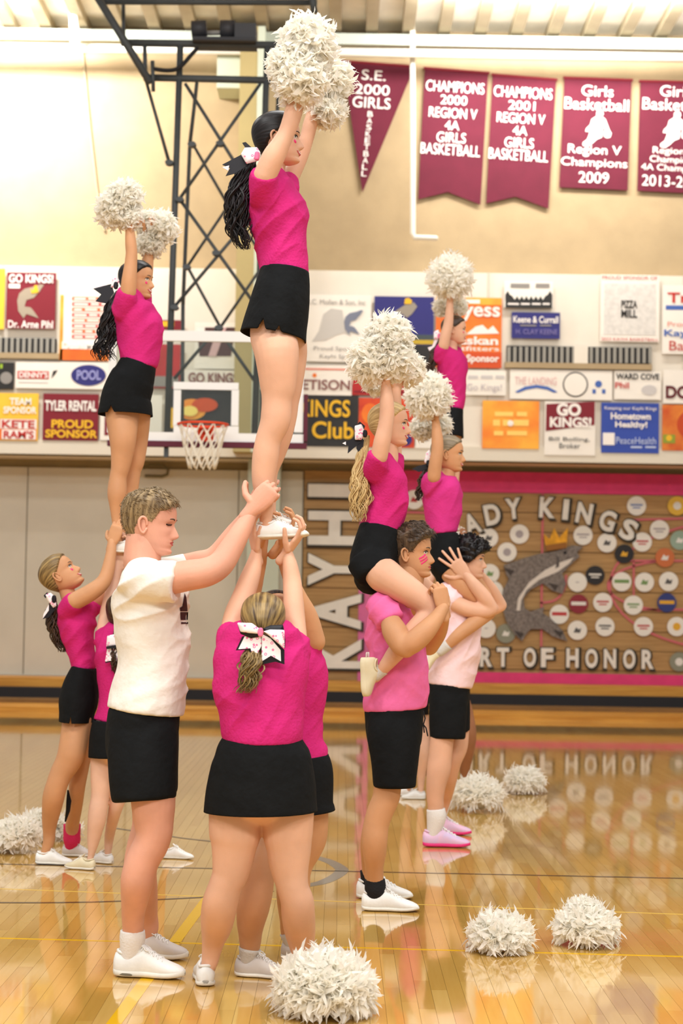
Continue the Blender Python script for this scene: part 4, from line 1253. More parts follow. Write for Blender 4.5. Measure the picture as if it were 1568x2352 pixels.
        if mouth == 'smile':
            l = patch('lips', lambda u, v: (-27 + 54 * u, .203 + .035 * (2 * u - 1) ** 2 + (v - .5) * .085 * math.sin(math.pi * min(max(u, .02), .98)) ** .6), CL['lip'], .014, 12, 6)
            t_ = patch('teeth', lambda u, v: (-21 + 42 * u, .21 + .03 * (2 * u - 1) ** 2 + (v - .5) * .042 * math.sin(math.pi * min(max(u, .02), .98)) ** .6), CL['teeth'], .024, 10, 4); t_.parent = l; t_.location = (0, 0, 0)
        else:
            patch('lips', lambda u, v: (-18 + 36 * u, .212 + .006 * (2 * u - 1) ** 2 + (v - .5) * .066 * math.sin(math.pi * min(max(u, .02), .98)) ** .6), CL['lip'], .006, 12, 6)
        if paint == 'heart':
            for sg in (1, -1):
                patch('face_paint', lambda u, v: (sg * (25 + 13 * u), .40 + (v - .45) * .075 * math.sin(math.pi * min(max(u, .08), .92)) ** .6), CL['paint'], .012, 8, 5)
        elif paint == 'stripes':
            for q in (0, 1, 2):
                patch('face_paint', lambda u, v: (22 + 34 * u - q * 2, .425 - q * .05 - .10 * (u - .5) + (v - .5) * .036), CL['paint'], .008, 10, 4)
        return ho

    def neck(s, R): s.limb(R)

    # bundle of long hair through the given rows (px, py, dy, half width, half depth)
    def ponytail(s, R, hair, n=60, wave=.012, thick=.0045, name='ponytail', waves=3.0, flare=.35):
        p, a, b = s.rows(R, 6); N = len(p); rg = s.rng
        vs, fs, uvs = [], [], []
        for q in range(n):
            r = math.sqrt(rg.random()); an = rg.random() * 6.283; ph = rg.random() * 1.1 + (q % 3) * 1.6; en = N - 1 - int(rg.random() ** 2 * N * .35); wv = wave * rg.uniform(.5, 1.3)
            prev = None
            for i in range(0, en + 1):
                t = i / (N - 1)
                k = .45 + .55 * min(1, t * 4)
                c = p[i] + Vector((a[i] * r * math.cos(an) * k, b[i] * r * math.sin(an) * k, 0))
                c += Vector((math.sin(ph + t * waves * 6.283) * wv, math.cos(ph * 1.3 + t * waves * 6.283) * wv * .6, 0)) * min(1, t * 2.5)
                c += Vector((math.cos(an), math.sin(an), 0)) * r * a[i] * flare * t * t
                th = thick * (1 - .75 * (i / max(en, 1)) ** 3) * rg.uniform(.92, 1.08); b0 = len(vs)
                for m_ in range(4):
                    g = m_ * math.pi / 2 + q; vs.append((c.x + th * math.cos(g), c.y + th * math.sin(g), c.z)); uvs.append((q * .137 % 1 + m_ * .01, t))
                if prev is not None:
                    for m_ in range(4): fs.append((prev + m_, prev + (m_ + 1) % 4, b0 + (m_ + 1) % 4, b0 + m_))
                prev = b0
        me = bpy.data.meshes.new(name); me.from_pydata(vs, [], fs); me.update()
        ul = me.uv_layers.new(name='UVMap'); li = np.empty(len(me.loops), int); me.loops.foreach_get('vertex_index', li)
        ul.data.foreach_set('uv', np.array(uvs)[li].reshape(-1))
        o = mesh_obj(name, me, HM[hair], s.root, True); o['kind'] = 'stuff'
        return o

    # bow: loops and tails given as outlines in pixels
    def bow(s, dy, parts, knot):
        k = thing_part(s, 'hair_bow', knot, dy)
        for j, (nm, pts, m, d) in enumerate(parts):
            bm = bmesh.new(); c = np.mean(np.array(pts), 0)
            # pillow the ribbon a little
            fine = crom([tuple(np.add(np.multiply(q, 1 - t), np.multiply(w, t))) for q, w in zip(pts, list(pts[1:]) + [pts[0]]) for t in (.08, .5, .92)], 2) if nm == 'loop' else pts
            bmc = s.P(c[0], c[1], dy + d - (.003 if nm == 'loop' else .0))
            ring = [s.P(x, y, dy + d) for x, y in fine]
            ctr = bm.verts.new(bmc); rv = [bm.verts.new(q) for q in ring]; bk = [bm.verts.new(q + Vector((0, .006, 0))) for q in ring]
            if nm == 'loop':
                mid = [bm.verts.new((q + bmc) / 2 + Vector((0, -.0015, 0))) for q in ring]
                for i in range(len(rv)):
                    jn = (i + 1) % len(rv); bm.faces.new((rv[i], rv[jn], mid[jn], mid[i])); bm.faces.new((mid[i], mid[jn], ctr)); bm.faces.new((rv[i], bk[i], bk[jn], rv[jn]))
                bm.faces.new(bk[::-1])
            else:
                bm.free(); bm = bmesh.new(); prism(bm, ring, .005)
            o = obj(nm, bm, m, s.root, nm == 'loop'); o.parent = k; o.location = -s.P(knot[0], knot[1], dy)
        return k

    # shoe: heel point on the ground, heading in degrees (0 = image right, positive turns away from the camera)
    def shoe(s, heel, yaw, L, m='shoe', sole='sole', tilt=0.0, roll=0.0, chunky=0.0, sock=None, mat4=None, laces=True, window=False):
        Mx = mat4 if mat4 is not None else Matrix.Translation(heel) @ Matrix.Rotation(math.radians(yaw), 4, 'Z') @ Matrix.Rotation(math.radians(-tilt), 4, 'Y') @ Matrix.Rotation(math.radians(roll), 4, 'X')
        Mx = Mx @ Matrix.Scale(L, 4)
        tt = np.array([0, .02, .06, .14, .24, .34, .42, .50, .60, .70, .80, .89, .95, .985, 1])
        w = np.array([.06, .10, .132, .15, .148, .14, .138, .145, .162, .173, .17, .148, .115, .075, .035])
        h = np.array([.20, .255, .27, .255, .26, .30, .335, .30, .245, .20, .168, .142, .118, .09, .06]) * 1.14 + chunky * .5
        zb = np.array([.035, .02, .012, .008, .006, .006, .006, .005, .004, .006, .012, .024, .036, .045, .05])
        cy = np.array([0, 0, 0, 0, .0, .004, .008, .012, .016, .014, .006, -.002, -.008, -.012, -.014])
        sh = .075 + chunky * .5

        def lo(z0, z1, wk, name, mm, nseg=20, p=.62):
            bm = bmesh.new(); rings = []
            for i, t in enumerate(tt):
                a, b_ = z0(i), z1(i); rg = []
                for k in range(nseg):
                    an = 2 * math.pi * k / nseg; cc, ss = math.cos(an), math.sin(an)
                    up = ss > 0
                    xw = w[i] * wk * math.copysign(abs(cc) ** (p if not up else .8), cc)
                    if up: xw *= 1 - .42 * abs(ss) ** 2 * (1 if name != 'sole' else .08)
                    zz = (a + b_) / 2 + (b_ - a) / 2 * math.copysign(abs(ss) ** (p if name == 'sole' else .75), ss)
                    rg.append(bm.verts.new(Mx @ Vector((t, cy[i] + xw, zz))))
                rings.append(rg)
            for A, B in zip(rings[:-1], rings[1:]):
                for k in range(nseg): bm.faces.new((A[k], A[(k + 1) % nseg], B[(k + 1) % nseg], B[k]))
            bm.faces.new(rings[0][::-1]); bm.faces.new(rings[-1])
            return obj(name, bm, mm, s.root, True)
        up = lo(lambda i: zb[i] + .02, lambda i: h[i], .96, 'shoe', CL[m])
        so = lo(lambda i: zb[i], lambda i: min(zb[i] + sh, h[i]), 1.04, 'sole', CL[sole]); so.parent = up; so.location = (0, 0, 0)
        # padded collar and tongue
        bm = bmesh.new()
        P = [Mx @ Vector((.215 + .165 * math.cos(a), .1 * math.sin(a), .292 + chunky * .5 + .03 * math.cos(a) ** 2 + .02 * (math.cos(a) > .5))) for a in np.linspace(0, 2 * math.pi, 25)]
        tube(bm, P, [.021 * L] * 25, [.021 * L] * 25, 8, ('flat', 'flat'), ref=(Mx.to_3x3() @ Vector((0, 0, 1))).normalized())
        c_ = obj('collar', bm, CL[m], s.root, True); c_.parent = up; c_.location = (0, 0, 0)
        bm = bmesh.new(); tube(bm, [Mx @ Vector((x, .008, z + chunky * .5)) for x, z in ((.52, .32), (.44, .365), (.38, .405), (.345, .445))], [q * L for q in (.05, .058, .06, .05)], [q * L for q in (.018, .02, .02, .016)], 10, ref=(Mx.to_3x3() @ Vector((1, 0, 1))).normalized())
        t_ = obj('tongue', bm, CL[m], s.root, True); t_.parent = up; t_.location = (0, 0, 0)
        if laces:
            bm = bmesh.new()
            for i, x in enumerate((.42, .48, .54, .60, .66)):
                z = float(np.interp(x, tt, h)) + .008
                for sg in (1, -1):
                    tube(bm, [Mx @ Vector((x + dx * sg * .0 + dx2, y, z - .05 * (y / .08) ** 2)) for y, dx, dx2 in ((-.075 * sg, 0, -.02), (-.03 * sg, 0, -.005), (.0, 0, .005), (.04 * sg, 0, .015), (.075 * sg, 0, .03))], [.010 * L] * 5, [.010 * L] * 5, 6)
            for sg in (1, -1):
                tube(bm, [Mx @ Vector(q) for q in crom([(.43, .0, .395), (.42, sg * .05, .42), (.46, sg * .1, .38), (.5, sg * .06, .355), (.43, .0, .395)], 3)], [.009 * L] * 13, [.009 * L] * 13, 5)
            l_ = obj('laces', bm, CL['lace'], s.root, True); l_.parent = up; l_.location = (0, 0, 0); l_['kind'] = 'stuff'
        if window:
            bm = bmesh.new()
            P = [Mx @ Vector((x, -.142, z)) for x, z in crom([(.12, .05), (.16, .038), (.27, .035), (.3, .05), (.26, .066), (.16, .068)], 3)]
            c = sum(P, Vector()) / len(P); out = (Mx.to_3x3() @ Vector((0, -1, 0))).normalized() * .004
            vs_ = [bm.verts.new(q + out) for q in P]; vb = [bm.verts.new(q - out * 2) for q in P]
            bm.faces.new(vs_); bm.faces.new(vb[::-1])
            for i in range(len(P)): bm.faces.new((vs_[i], vs_[(i + 1) % len(P)], vb[(i + 1) % len(P)], vb[i]))
            w_o = obj('sole_window', bm, mat('air_window', (120, 112, 96), .3), s.root); w_o.parent = up; w_o.location = (0, 0, 0)
        s.ank.append((Mx @ Vector((.2, 0, .17)), .12 * L))
        return up

    def sock(s, R, m, i=None):
        if i is None:
            bm = bmesh.new(); p, a, b = s.rows(R); tube(bm, p, a, b, 20, ('flat', 'round')); return obj('sock', bm, CL[m], s.root, True)
        s.socks.append((i, [tuple(r) + (r[3],) if len(r) == 4 else tuple(r) for r in R], m))

    def build(s, wr=.004, folds=((60, 17, 3, 1.0), (-40, 11, 2.5, .6)), sv=None):
        for i, R in s.legs:
            p, q, r = s.rows(s.fit(R, i)); tube(s.body, p, q, r, 20)
        for i, R, m in s.socks:
            s.sock([(x, y, dy, r + 1.5, rd + 1.5) for x, y, dy, r, rd in s.fit(R, i, 1)], m)
        me = remesh(s.body, s.vox, 5)
        hm = remesh(s.hands, .0032, 3, .4) if s.hashands else (s.hands.free() or None)
        vs = [np.array([v.co[:] for v in me.vertices])]; fs = [tuple(p.vertices) for p in me.polygons]; n = len(me.vertices)
        if hm:
            vs.append(np.array([v.co[:] for v in hm.vertices])); fs += [tuple(i + n for i in p.vertices) for p in hm.polygons]; n += len(hm.vertices)
        for co, ff in s.extra:
            vs.append(np.array(co)); fs += [tuple(i + n for i in f) for f in ff]; n += len(co)
        bpy.data.meshes.remove(me)
        b = bpy.data.meshes.new('body'); b.from_pydata(np.vstack(vs).tolist(), [], fs); b.update()
        mesh_obj('body', b, s.skin, s.root, True)
        if s.hasshirt:
            sm = remesh(s.shirt, sv or s.vox, 12)
            s.wrinkle(sm, wr, folds); s.shirt_o = mesh_obj('tee_shirt', sm, CL[s.tee], s.root, True)
        else: s.shirt.free()


def decal(s, name, target, pts, m, lift=.004):
    from mathutils.bvhtree import BVHTree
    me = target.data; bv = BVHTree.FromPolygons([v.co[:] for v in me.vertices], [tuple(q.vertices) for q in me.polygons])
    bm = bmesh.new(); prism(bm, [Vector((x, 0, -y)) for x, y in pts], 1)
    for f in [f for f in bm.faces if any(abs(v.co.y) > .5 for v in f.verts)]: bm.faces.remove(f)
    for v in [v for v in bm.verts if not v.link_faces]: bm.verts.remove(v)
    bmesh.ops.subdivide_edges(bm, edges=bm.edges, cuts=5, use_grid_fill=True)
    bmesh.ops.triangulate(bm, faces=bm.faces); last = None
    for v in bm.verts:
        q = V(v.co.x, -v.co.z, s.Y); dr = (q - CAM).normalized(); hit = bv.ray_cast(CAM, dr)
        p = hit[0] if hit[0] is not None else CAM + dr * (last or (q - CAM).length)
        if hit[0] is not None: last = hit[3]
        v.co = p - dr * lift
    return obj(name, bm, m, s.root, True)


def thing_part(s, name, knot, dy):
    bm = bmesh.new(); c = s.P(knot[0], knot[1], dy - .012); r = knot[2] * (s.Y + dy) / F
    tube(bm, [c + Vector((0, 0, r * q)) for q in (-.9, 0, .9)], [r * .8, r, r * .8], [r * .6] * 3, 12)
    me = bpy.data.meshes.new(name); bmesh.ops.recalc_face_normals(bm, faces=bm.faces)
    o0 = s.P(knot[0], knot[1], dy)
    for v in bm.verts: v.co -= o0
    bm.to_mesh(me); bm.free()
    o = bpy.data.objects.new(name, me); me.materials.append(CL['ribp'] if len(knot) < 4 else CL[knot[3]]); C.objects.link(o); o.parent = s.root; o.location = o0 - ORIG[s.root.name]
    return o
# ------------------------------------------------------------------ the cast, traced against the photograph


def e(y, l, r, dy=0.0, rd=None):
    """row from the left and right outline pixels at height y"""
    h = (r - l) / 2
    return ((l + r) / 2, y, dy, h, h if rd is None else rd)


def E(dy, *rows):
    out = []
    for q in rows:
        out.append(e(q[0], q[1], q[2], q[3] if len(q) > 3 else dy, q[4] if len(q) > 4 else None))
    return out


def T(rd, *rows):
    return [e(q[0], q[1], q[2], 0, q[3] if len(q) > 3 else rd) for q in rows]


def dirmat(o, fwd, up):
    x = Vector(fwd).normalized(); z = Vector(up); z = (z - x * z.dot(x)).normalized(); y = z.cross(x)
    m = Matrix((x, y, z)).transposed().to_4x4(); m.translation = o
    return m


BW, BK = CL['bowprint'], CL['ribk']

# --- flyer in the middle, held up by the ankles
p = Person('dark ponytailed cheerleader in hot pink tee held up by the ankles, both arms raised', 6.5, 'fair', V(640, 1235, 6.5), .006)
p.torso(T(84, (428, 578, 670, 84), (450, 569, 689, 88), (491, 571, 706, 84), (515, 575, 707, 80), (540, 583, 706, 76), (561, 588, 706, 72), (589, 592, 706, 71), (625, 598, 708, 74), (640, 600, 709, 76)))
p.sleeve([(612, 452, -.10, 38), (606, 425, -.14, 34), (608, 398, -.175, 31)])
p.sleeve([(655, 440, .10, 30), (664, 412, .15, 25)])
p.limb([(606, 408, -.17, 27), (627, 362, -.185, 27), (643, 334, -.19, 23), (656, 308, -.19, 20), (667, 280, -.19, 21), (676, 250, -.19, 21), (684, 225, -.19, 16), (690, 205, -.19, 13)])
p.limb([(662, 415, .15, 22), (688, 362, .17, 19), (704, 318, .17, 17), (713, 282, .17, 17), (722, 246, .17, 13), (729, 220, .17, 11)])
p.limb([(634, 360, 0, 22), (630, 400, 0, 26)])
p.loft('skort', T(80, (622, 598, 709, 76), (650, 590, 711, 84), (680, 580, 711, 94), (715, 569, 708, 100), (745, 560, 705, 103), (774, 552, 703, 103)), CL['black'], [(252, 7, .16), (282, 5, .1)])
p.leg(0, E(-.09, (755, 570, 690), (775, 571, 686), (814, 584, 687), (886, 596, 680), (921, 600, 671), (957, 598, 669), (977, 595, 663), (1011, 586, 646), (1046, 579, 641), (1082, 577, 634), (1111, 579, 630), (1140, 586, 630), (1185, 592, 632)))
p.leg(1, E(.08, (755, 600, 704), (775, 602, 705), (814, 607, 706), (886, 617, 695), (921, 614, 687), (957, 612, 682), (1000, 608, 671), (1046, 600, 654), (1082, 594, 639), (1120, 594, 636), (1165, 602, 644)))
p.shoe(p.P(587, 1240, -.09), 2, .198, sock=None, tilt=3, roll=-6)
p.shoe(p.P(604, 1222, .07), 0, .165, tilt=6)
p.head(638, 316, 0, .2, 4, 3, 0, 'black', 'pulled', 1, paint='heart', mouth='smile', pony=(.42, 180))
p.ponytail([(583, 352, -.02, 12, 12), (568, 385, -.03, 18, 16), (555, 430, -.04, 24, 20), (546, 480, -.04, 24, 20), (548, 525, -.04, 20, 16), (557, 572, -.04, 12, 9)], 'black', 110, .014, .005)
p.bow(-.1, [('tail', [(585, 356), (560, 352), (510, 378), (528, 386), (518, 404), (540, 398), (572, 378)], BK, .01), ('tail', [(556, 328), (564, 326), (590, 350), (575, 358)], BK, .012),
            ('loop', [(553, 354), (562, 339), (590, 338), (598, 350), (594, 368), (566, 376)], BW, -.01), ('tail', [(510, 384), (526, 380), (524, 392)], CL['ribbon'], .004)], (590, 358, 7))
p.hand((688, 212, -.19), (698, 180, -.19), (.6, .4, 0), 1, (70, 80, 60), size=.95)
p.hand((729, 222, .17), (736, 190, .17), (.3, -.6, 0), -1, (70, 80, 60), size=.95)
p.build(.009)

# --- back spotter in the white tee
p = Person('tall young man in white tee and black shorts gripping the ankles of the flyer', 6.5, 'rosy', G(340, 2240), .006, tee='white')
p.torso(T(110, (1322, 285, 378, 95), (1345, 260, 412, 120), (1370, 257, 428, 120), (1401, 260, 431, 115), (1446, 263, 432, 108), (1498, 271, 430, 104), (1540, 269, 428, 104), (1585, 257, 426, 108), (1634, 246, 423, 112)), .8)
p.sleeve([(318, 1338, -.15, 46), (355, 1336, -.19, 48), (404, 1336, -.21, 47)])
p.sleeve([(345, 1325, .14, 42), (395, 1308, .19, 32), (432, 1292, .2, 24)])
p.limb([(385, 1332, -.2, 36), (430, 1322, -.21, 36), (474, 1314, -.21, 34), (506, 1296, -.2, 31), (530, 1260, -.18, 28), (553, 1220, -.165, 23), (572, 1186, -.15, 17), (581, 1168, -.145, 15)])
p.limb([(415, 1298, .2, 24), (455, 1288, .2, 23), (492, 1275, .19, 21), (535, 1225, .17, 20), (570, 1180, .15, 15), (582, 1162, .14, 13)])
p.limb([(330, 1240, 0, 42), (326, 1290, .0, 44)])
p.hand((582, 1167, -.158), (617, 1128, -.163), (.2, 1, .1), 1, (56, 60, 40), (.1, .9, .35), 1.05, spread=2)
p.hand((582, 1164, .14), (612, 1125, .14), (.25, -1, .1), -1, (22, 50, 45), (.2, .75, .6), 1.05, spread=3)
p.head(344, 1196, 0, .236, 6, -5, 0, 'sandy', 'short', 1, eye='closed', hairs=1100)
p.shorts(T(105, (1628, 250, 412, 106), (1690, 243, 409, 108), (1740, 246, 408, 106)), [E(-.1, (1645, 254, 404, -.05, 66), (1710, 247, 407, -.075, 70), (1780, 250, 406, -.09, 74), (1840, 257, 405, -.1, 74)), E(.1, (1645, 258, 408, .05, 66), (1710, 255, 411, .075, 70), (1780, 262, 410, .09, 72), (1822, 268, 408, .1, 72))])
p.leg(0, E(-.1, (1800, 298, 404), (1834, 300, 403), (1860, 303, 402), (1887, 308, 399), (1914, 311, 396), (1941, 305, 386), (1967, 292, 371), (1994, 283, 360), (2021, 277, 354), (2048, 277, 346), (2075, 278, 338), (2101, 279, 332), (2140, 281, 329), (2195, 281, 327)))
p.leg(1, E(.12, (1800, 300, 395), (1860, 303, 392), (1900, 303, 388), (1950, 290, 372), (2000, 284, 360), (2050, 296, 362), (2100, 310, 362), (2140, 316, 362), (2170, 318, 362)))
p.sock(E(-.1, (2137, 278, 331), (2160, 276, 331), (2200, 278, 331)), 'sock', 0)
p.sock(E(.12, (2110, 312, 364), (2160, 315, 366)), 'sock', 1)
p.shoe(G(262, 2240), -10, .272, chunky=.05, window=True)
p.shoe(G(282, 2198), -8, .262, 'greyshoe', chunky=.05)
p.build(.0075, ((28, 13, 2.2, 1.0), (62, 9, 2, .7)))
for pts in ([(424, 1362), (428, 1372), (431, 1404), (414, 1404), (413, 1396), (419, 1393)], [(414, 1406), (432, 1406), (431, 1424), (415, 1424)], [(416, 1429), (432, 1429), (432, 1433), (416, 1433)]):
    decal(p, 'chest_print', p.shirt_o, pts, mat('print_maroon', (64, 24, 30), .7))


# --- base with her back to us
p = Person('cheerleader seen from behind in hot pink tee and black skort, large printed hair bow', 6.25, 'fair', G(590, 2262), .006, tee='hot')
p.torso(T(90, (1478, 503, 697, 62), (1500, 493, 705, 78), (1539, 489, 707, 90), (1585, 492, 701, 95), (1640, 503, 695, 96), (1680, 508, 697, 102), (1705, 513, 692, 104)))
p.sleeve([(540, 1500, .02, 42), (530, 1470, .04, 34), (530, 1448, .07, 30)])
p.sleeve([(665, 1515, .02, 42), (677, 1490, .03, 34), (680, 1468, .06, 30)])
p.limb([(530, 1458, .06, 27), (540, 1412, .1, 26), (556, 1376, .13, 26), (571, 1335, .15, 24), (583, 1298, .17, 19), (589, 1266, .18, 13)])
p.limb([(680, 1480, .05, 27), (677, 1430, .09, 25), (674, 1385, .12, 24), (671, 1340, .15, 22), (666, 1300, .16, 18), (659, 1268, .17, 13)])
p.limb([(604, 1440, 0, 36), (602, 1490, 0, 46)])
p.hand((659, 1268, .17), (684, 1236, .16), (-.5, .1, .9), 1, (12, 45, 45), (.5, .45, .5), .92, spread=8)
p.hand((588, 1267, .18), (579, 1228, .175), (.9, .3, .1), -1, (12, 25, 25), (.8, .3, .2), .9)
p.head(604, 1430, .0, .215, -90, 26, 0, 'mix', 'pulled', 1, pony=(.45, 180))
p.ponytail([(592, 1470, -.1, 20, 14), (582, 1500, -.15, 20, 12), (576, 1530, -.17, 22, 12), (574, 1560, -.175, 18, 10), (560, 1592, -.175, 14, 6)], 'mix', 90, .012, .0045, waves=2.2)
p.bow(-.165, [('tail', [(600, 1452), (556, 1462), (541, 1494), (572, 1492), (582, 1518), (600, 1486)], BK, .004), ('tail', [(602, 1455), (626, 1466), (653, 1493), (653, 1526), (632, 1520), (603, 1526)], BK, .004),
              ('tail', [(599, 1456), (562, 1461), (547, 1491), (575, 1489), (583, 1515), (600, 1484)], BW, 0), ('tail', [(601, 1456), (621, 1466), (644, 1493), (645, 1519), (622, 1506), (601, 1519)], BW, 0),
              ('loop', [(603, 1444), (620, 1436), (650, 1435), (655, 1470), (654, 1490), (634, 1476), (612, 1458)], BK, -.004), ('loop', [(605, 1450), (620, 1446), (653, 1447), (653, 1490), (634, 1474), (614, 1457)], BW, -.012),
              ('loop', [(544, 1430), (578, 1431), (597, 1446), (596, 1462), (576, 1466), (552, 1456)], BK, -.004), ('loop', [(544, 1430), (578, 1431), (597, 1445), (594, 1456), (572, 1454), (552, 1451)], BW, -.012)], (598, 1452, 7))
p.loft('skort', T(104, (1694, 512, 690, 96), (1717, 499, 703, 104), (1750, 489, 715, 110), (1800, 478, 722, 114), (1830, 474, 724, 115), (1863, 471, 727, 115)), CL['black'])
p.leg(0, E(0, (1845, 476, 598), (1915, 480, 598), (1946, 485, 589), (1977, 487, 581), (2007, 486, 571), (2032, 480, 557), (2069, 466, 547), (2099, 461, 541), (2130, 461, 532, .02), (2160, 463, 517, .04), (2191, 463, 506, .06), (2212, 462, 500, .075), (2235, 462, 497, .085)))
p.leg(1, E(0, (1845, 602, 725), (1915, 604, 718), (1946, 611, 715), (1977, 616, 711), (2007, 625, 708), (2040, 636, 709), (2069, 644, 720), (2099, 646, 723), (2130, 651, 724, .02), (2160, 660, 723, .04), (2191, 671, 721, .06), (2212, 682, 718, .075), (2235, 686, 716, .085)))
p.shoe(G(472, 2268), 96, .235)
p.shoe(G(702, 2266), 82, .235)
p.build(.009)

# --- base behind her
p = Person('cheerleader half hidden behind the bowed girl, hot pink tee, reaching up to the white shoes', 6.7, 'tan', G(640, 2230), .007)
p.torso(T(72, (1480, 630, 728, 55), (1510, 614, 744, 66), (1551, 612, 752, 72), (1597, 612, 750, 70), (1640, 608, 740, 68), (1701, 602, 742, 70), (1735, 602, 752, 72), (1762, 606, 742, 72)))
p.sleeve([(705, 1500, -.02, 34), (722, 1464, -.04, 27)])
p.sleeve([(650, 1500, -.02, 34), (640, 1466, -.04, 27)])
p.limb([(724, 1474, -.05, 24), (706, 1416, -.07, 24), (684, 1370, -.09, 20), (667, 1330, -.1, 18), (651, 1285, -.12, 15), (641, 1250, -.13, 12)])
p.limb([(640, 1476, -.04, 25), (602, 1425, -.07, 23), (580, 1384, -.09, 20), (588, 1330, -.1, 18), (598, 1290, -.12, 15), (603, 1258, -.13, 12)])
p.hand((641, 1252, -.13), (668, 1212, -.13), (-.4, -.2, .9), 1, (20, 40, 40), (.3, .6, .4), .95)
p.hand((603, 1258, -.13), (606, 1225, -.13), (.8, -.3, .3), -1, (20, 40, 40), (.3, .6, .4), .95)
p.limb([(640, 1425, 0, 30), (655, 1490, 0, 36)])
p.head(634, 1416, 0, .205, 72, 34, 0, 'dark', 'pulled', 1)
p.loft('shorts', T(68, (1740, 604, 753, 70), (1775, 600, 763, 74), (1839, 597, 763, 76), (1868, 596, 768, 76)), CL['black'], seed=3)
p.leg(1, E(.02, (1850, 662, 757), (1915, 656, 752), (1946, 650, 740), (1977, 641, 722), (2007, 636, 713), (2038, 634, 712), (2075, 636, 706), (2110, 641, 690), (2142, 644, 674), (2175, 645, 670)))
p.leg(0, E(-.1, (1850, 597, 662, -.06), (1930, 578, 640, -.1), (1980, 562, 632, -.14), (2038, 553, 628, -.17), (2084, 543, 619, -.2), (2120, 543, 608, -.22), (2145, 547, 602, -.23), (2176, 550, 597, -.24), (2215, 550, 594, -.25)))
p.sock(E(-.245, (2178, 549, 598, -.24), (2215, 549, 596, -.25)), 'socktan', 0); p.sock(E(.02, (2142, 643, 676), (2178, 644, 674)), 'socktan', 1)
p.shoe(G(540, 2240), -14, .222, 'greyshoe'); p.shoe(G(646, 2200), -12, .215, 'greyshoe')
p.build(.009)

# --- flyer on the left
p = Person('tan cheerleader with long black wavy ponytail lifted above the white tee man, smiling', 9.15, 'tan', V(280, 1262, 9.15), .008)
p.torso(T(60, (694, 264, 334, 54), (712, 258, 348, 62), (737, 266, 368, 62), (758, 270, 372, 60), (788, 273, 369, 56), (826, 276, 365, 54), (846, 280, 360, 56)))
p.sleeve([(285, 712, -.09, 28), (287, 690, -.13, 24), (293, 668, -.16, 21)]); p.sleeve([(325, 700, .09, 22), (331, 672, .14, 18)])
p.limb([(294, 672, -.16, 19), (297, 640, -.17, 18), (300, 610, -.17, 15.5), (302, 582, -.17, 14), (300, 556, -.17, 13.5), (298, 528, -.17, 11)])
p.limb([(331, 674, .14, 15), (337, 625, .16, 15), (340, 590, .16, 13), (343, 560, .16, 11), (346, 538, .16, 9)])
p.limb([(318, 665, 0, 16), (314, 700, 0, 18)])
p.head(314, 641, 0, .204, 16, 0, 0, 'black', 'pulled', 1, paint='heart', mouth='smile', pony=(.5, 180))
p.ponytail([(272, 668, 0, 9, 9), (258, 700, -.02, 13, 10), (250, 738, -.02, 15, 12), (246, 770, -.02, 17, 12), (240, 800, -.02, 20, 12), (240, 828, -.02, 20, 8)], 'black', 80, .014, .006)
p.bow(-.06, [('tail', [(256, 652), (214, 663), (232, 676), (219, 692), (244, 697), (262, 672)], BK, 0), ('loop', [(258, 640), (268, 632), (274, 645), (266, 660), (254, 660)], BW, -.01), ('tail', [(214, 662), (232, 655), (250, 654), (224, 664)], CL['ribbon'], .006)], (266, 656, 6, 'ribk'))
p.loft('skort', T(60, (834, 277, 359, 55), (860, 262, 356, 62), (877, 250, 354, 68), (911, 234, 346, 71), (940, 228, 349, 73), (954, 226, 350, 73)), CL['black'], [(246, 8, .24)])
p.leg(0, E(-.08, (935, 240, 322), (956, 240, 321), (1006, 250, 314), (1042, 254, 307), (1078, 254, 297), (1096, 251, 291), (1134, 246, 291), (1169, 252, 281), (1201, 257, 278), (1250, 262, 282)))
p.leg(1, E(.08, (935, 270, 349), (956, 272, 348), (1006, 280, 341), (1060, 284, 332), (1080, 283, 324), (1116, 281, 319), (1160, 277, 311), (1205, 275, 300), (1245, 276, 300)))
p.shoe(p.P(258, 1270, -.08), 0, .19); p.shoe(p.P(272, 1264, .08), 0, .19)
p.hand((298, 534, -.17), (300, 510, -.17), (.6, .3, 0), 1, (70, 80, 60), size=.95); p.hand((346, 545, .16), (350, 515, .16), (.3, -.6, 0), -1, (60, 80, 60), size=.95)
p.build(.009)

# --- left base looking up
p = Person('brown ponytailed cheerleader looking up with one pink sock, holding an ankle', 9.15, 'tan', G(130, 1985), .008)
p.torso([(188, 1402, 0, 34, 46), (180, 1420, 0, 45, 58), (176, 1445, 0, 40, 60), (184, 1483, 0, 31, 54), (190, 1515, 0, 27, 50), (193, 1540, 0, 27, 52)])
p.sleeve([(158, 1402, -.09, 26), (165, 1388, -.13, 25), (174, 1378, -.155, 23)]); p.sleeve([(205, 1405, .1, 22), (222, 1388, .13, 19)])
p.limb([(172, 1381, -.155, 21), (214, 1357, -.165, 20), (240, 1332, -.16, 17), (252, 1288, -.14, 14), (258, 1244, -.12, 10)])
p.limb([(218, 1390, .13, 17), (250, 1360, .1, 16), (264, 1310, .08, 13), (272, 1268, .05, 9)])
p.hand((258, 1246, -.12), (270, 1208, -.12), (.35, 1, .1), 1, (25, 50, 45), (.2, .75, .6), .95, spread=3); p.hand((272, 1270, .05), (278, 1240, .05), (.3, -.8, .3), -1, (25, 50, 45), size=.9)
p.limb([(148, 1340, 0, 18), (160, 1378, 0, 19), (166, 1400, 0, 24)])
p.head(137, 1318, 0, .214, 6, 40, 0, 'mix', 'pulled', 1, paint='heart', mouth='smile', pony=(.42, 180))
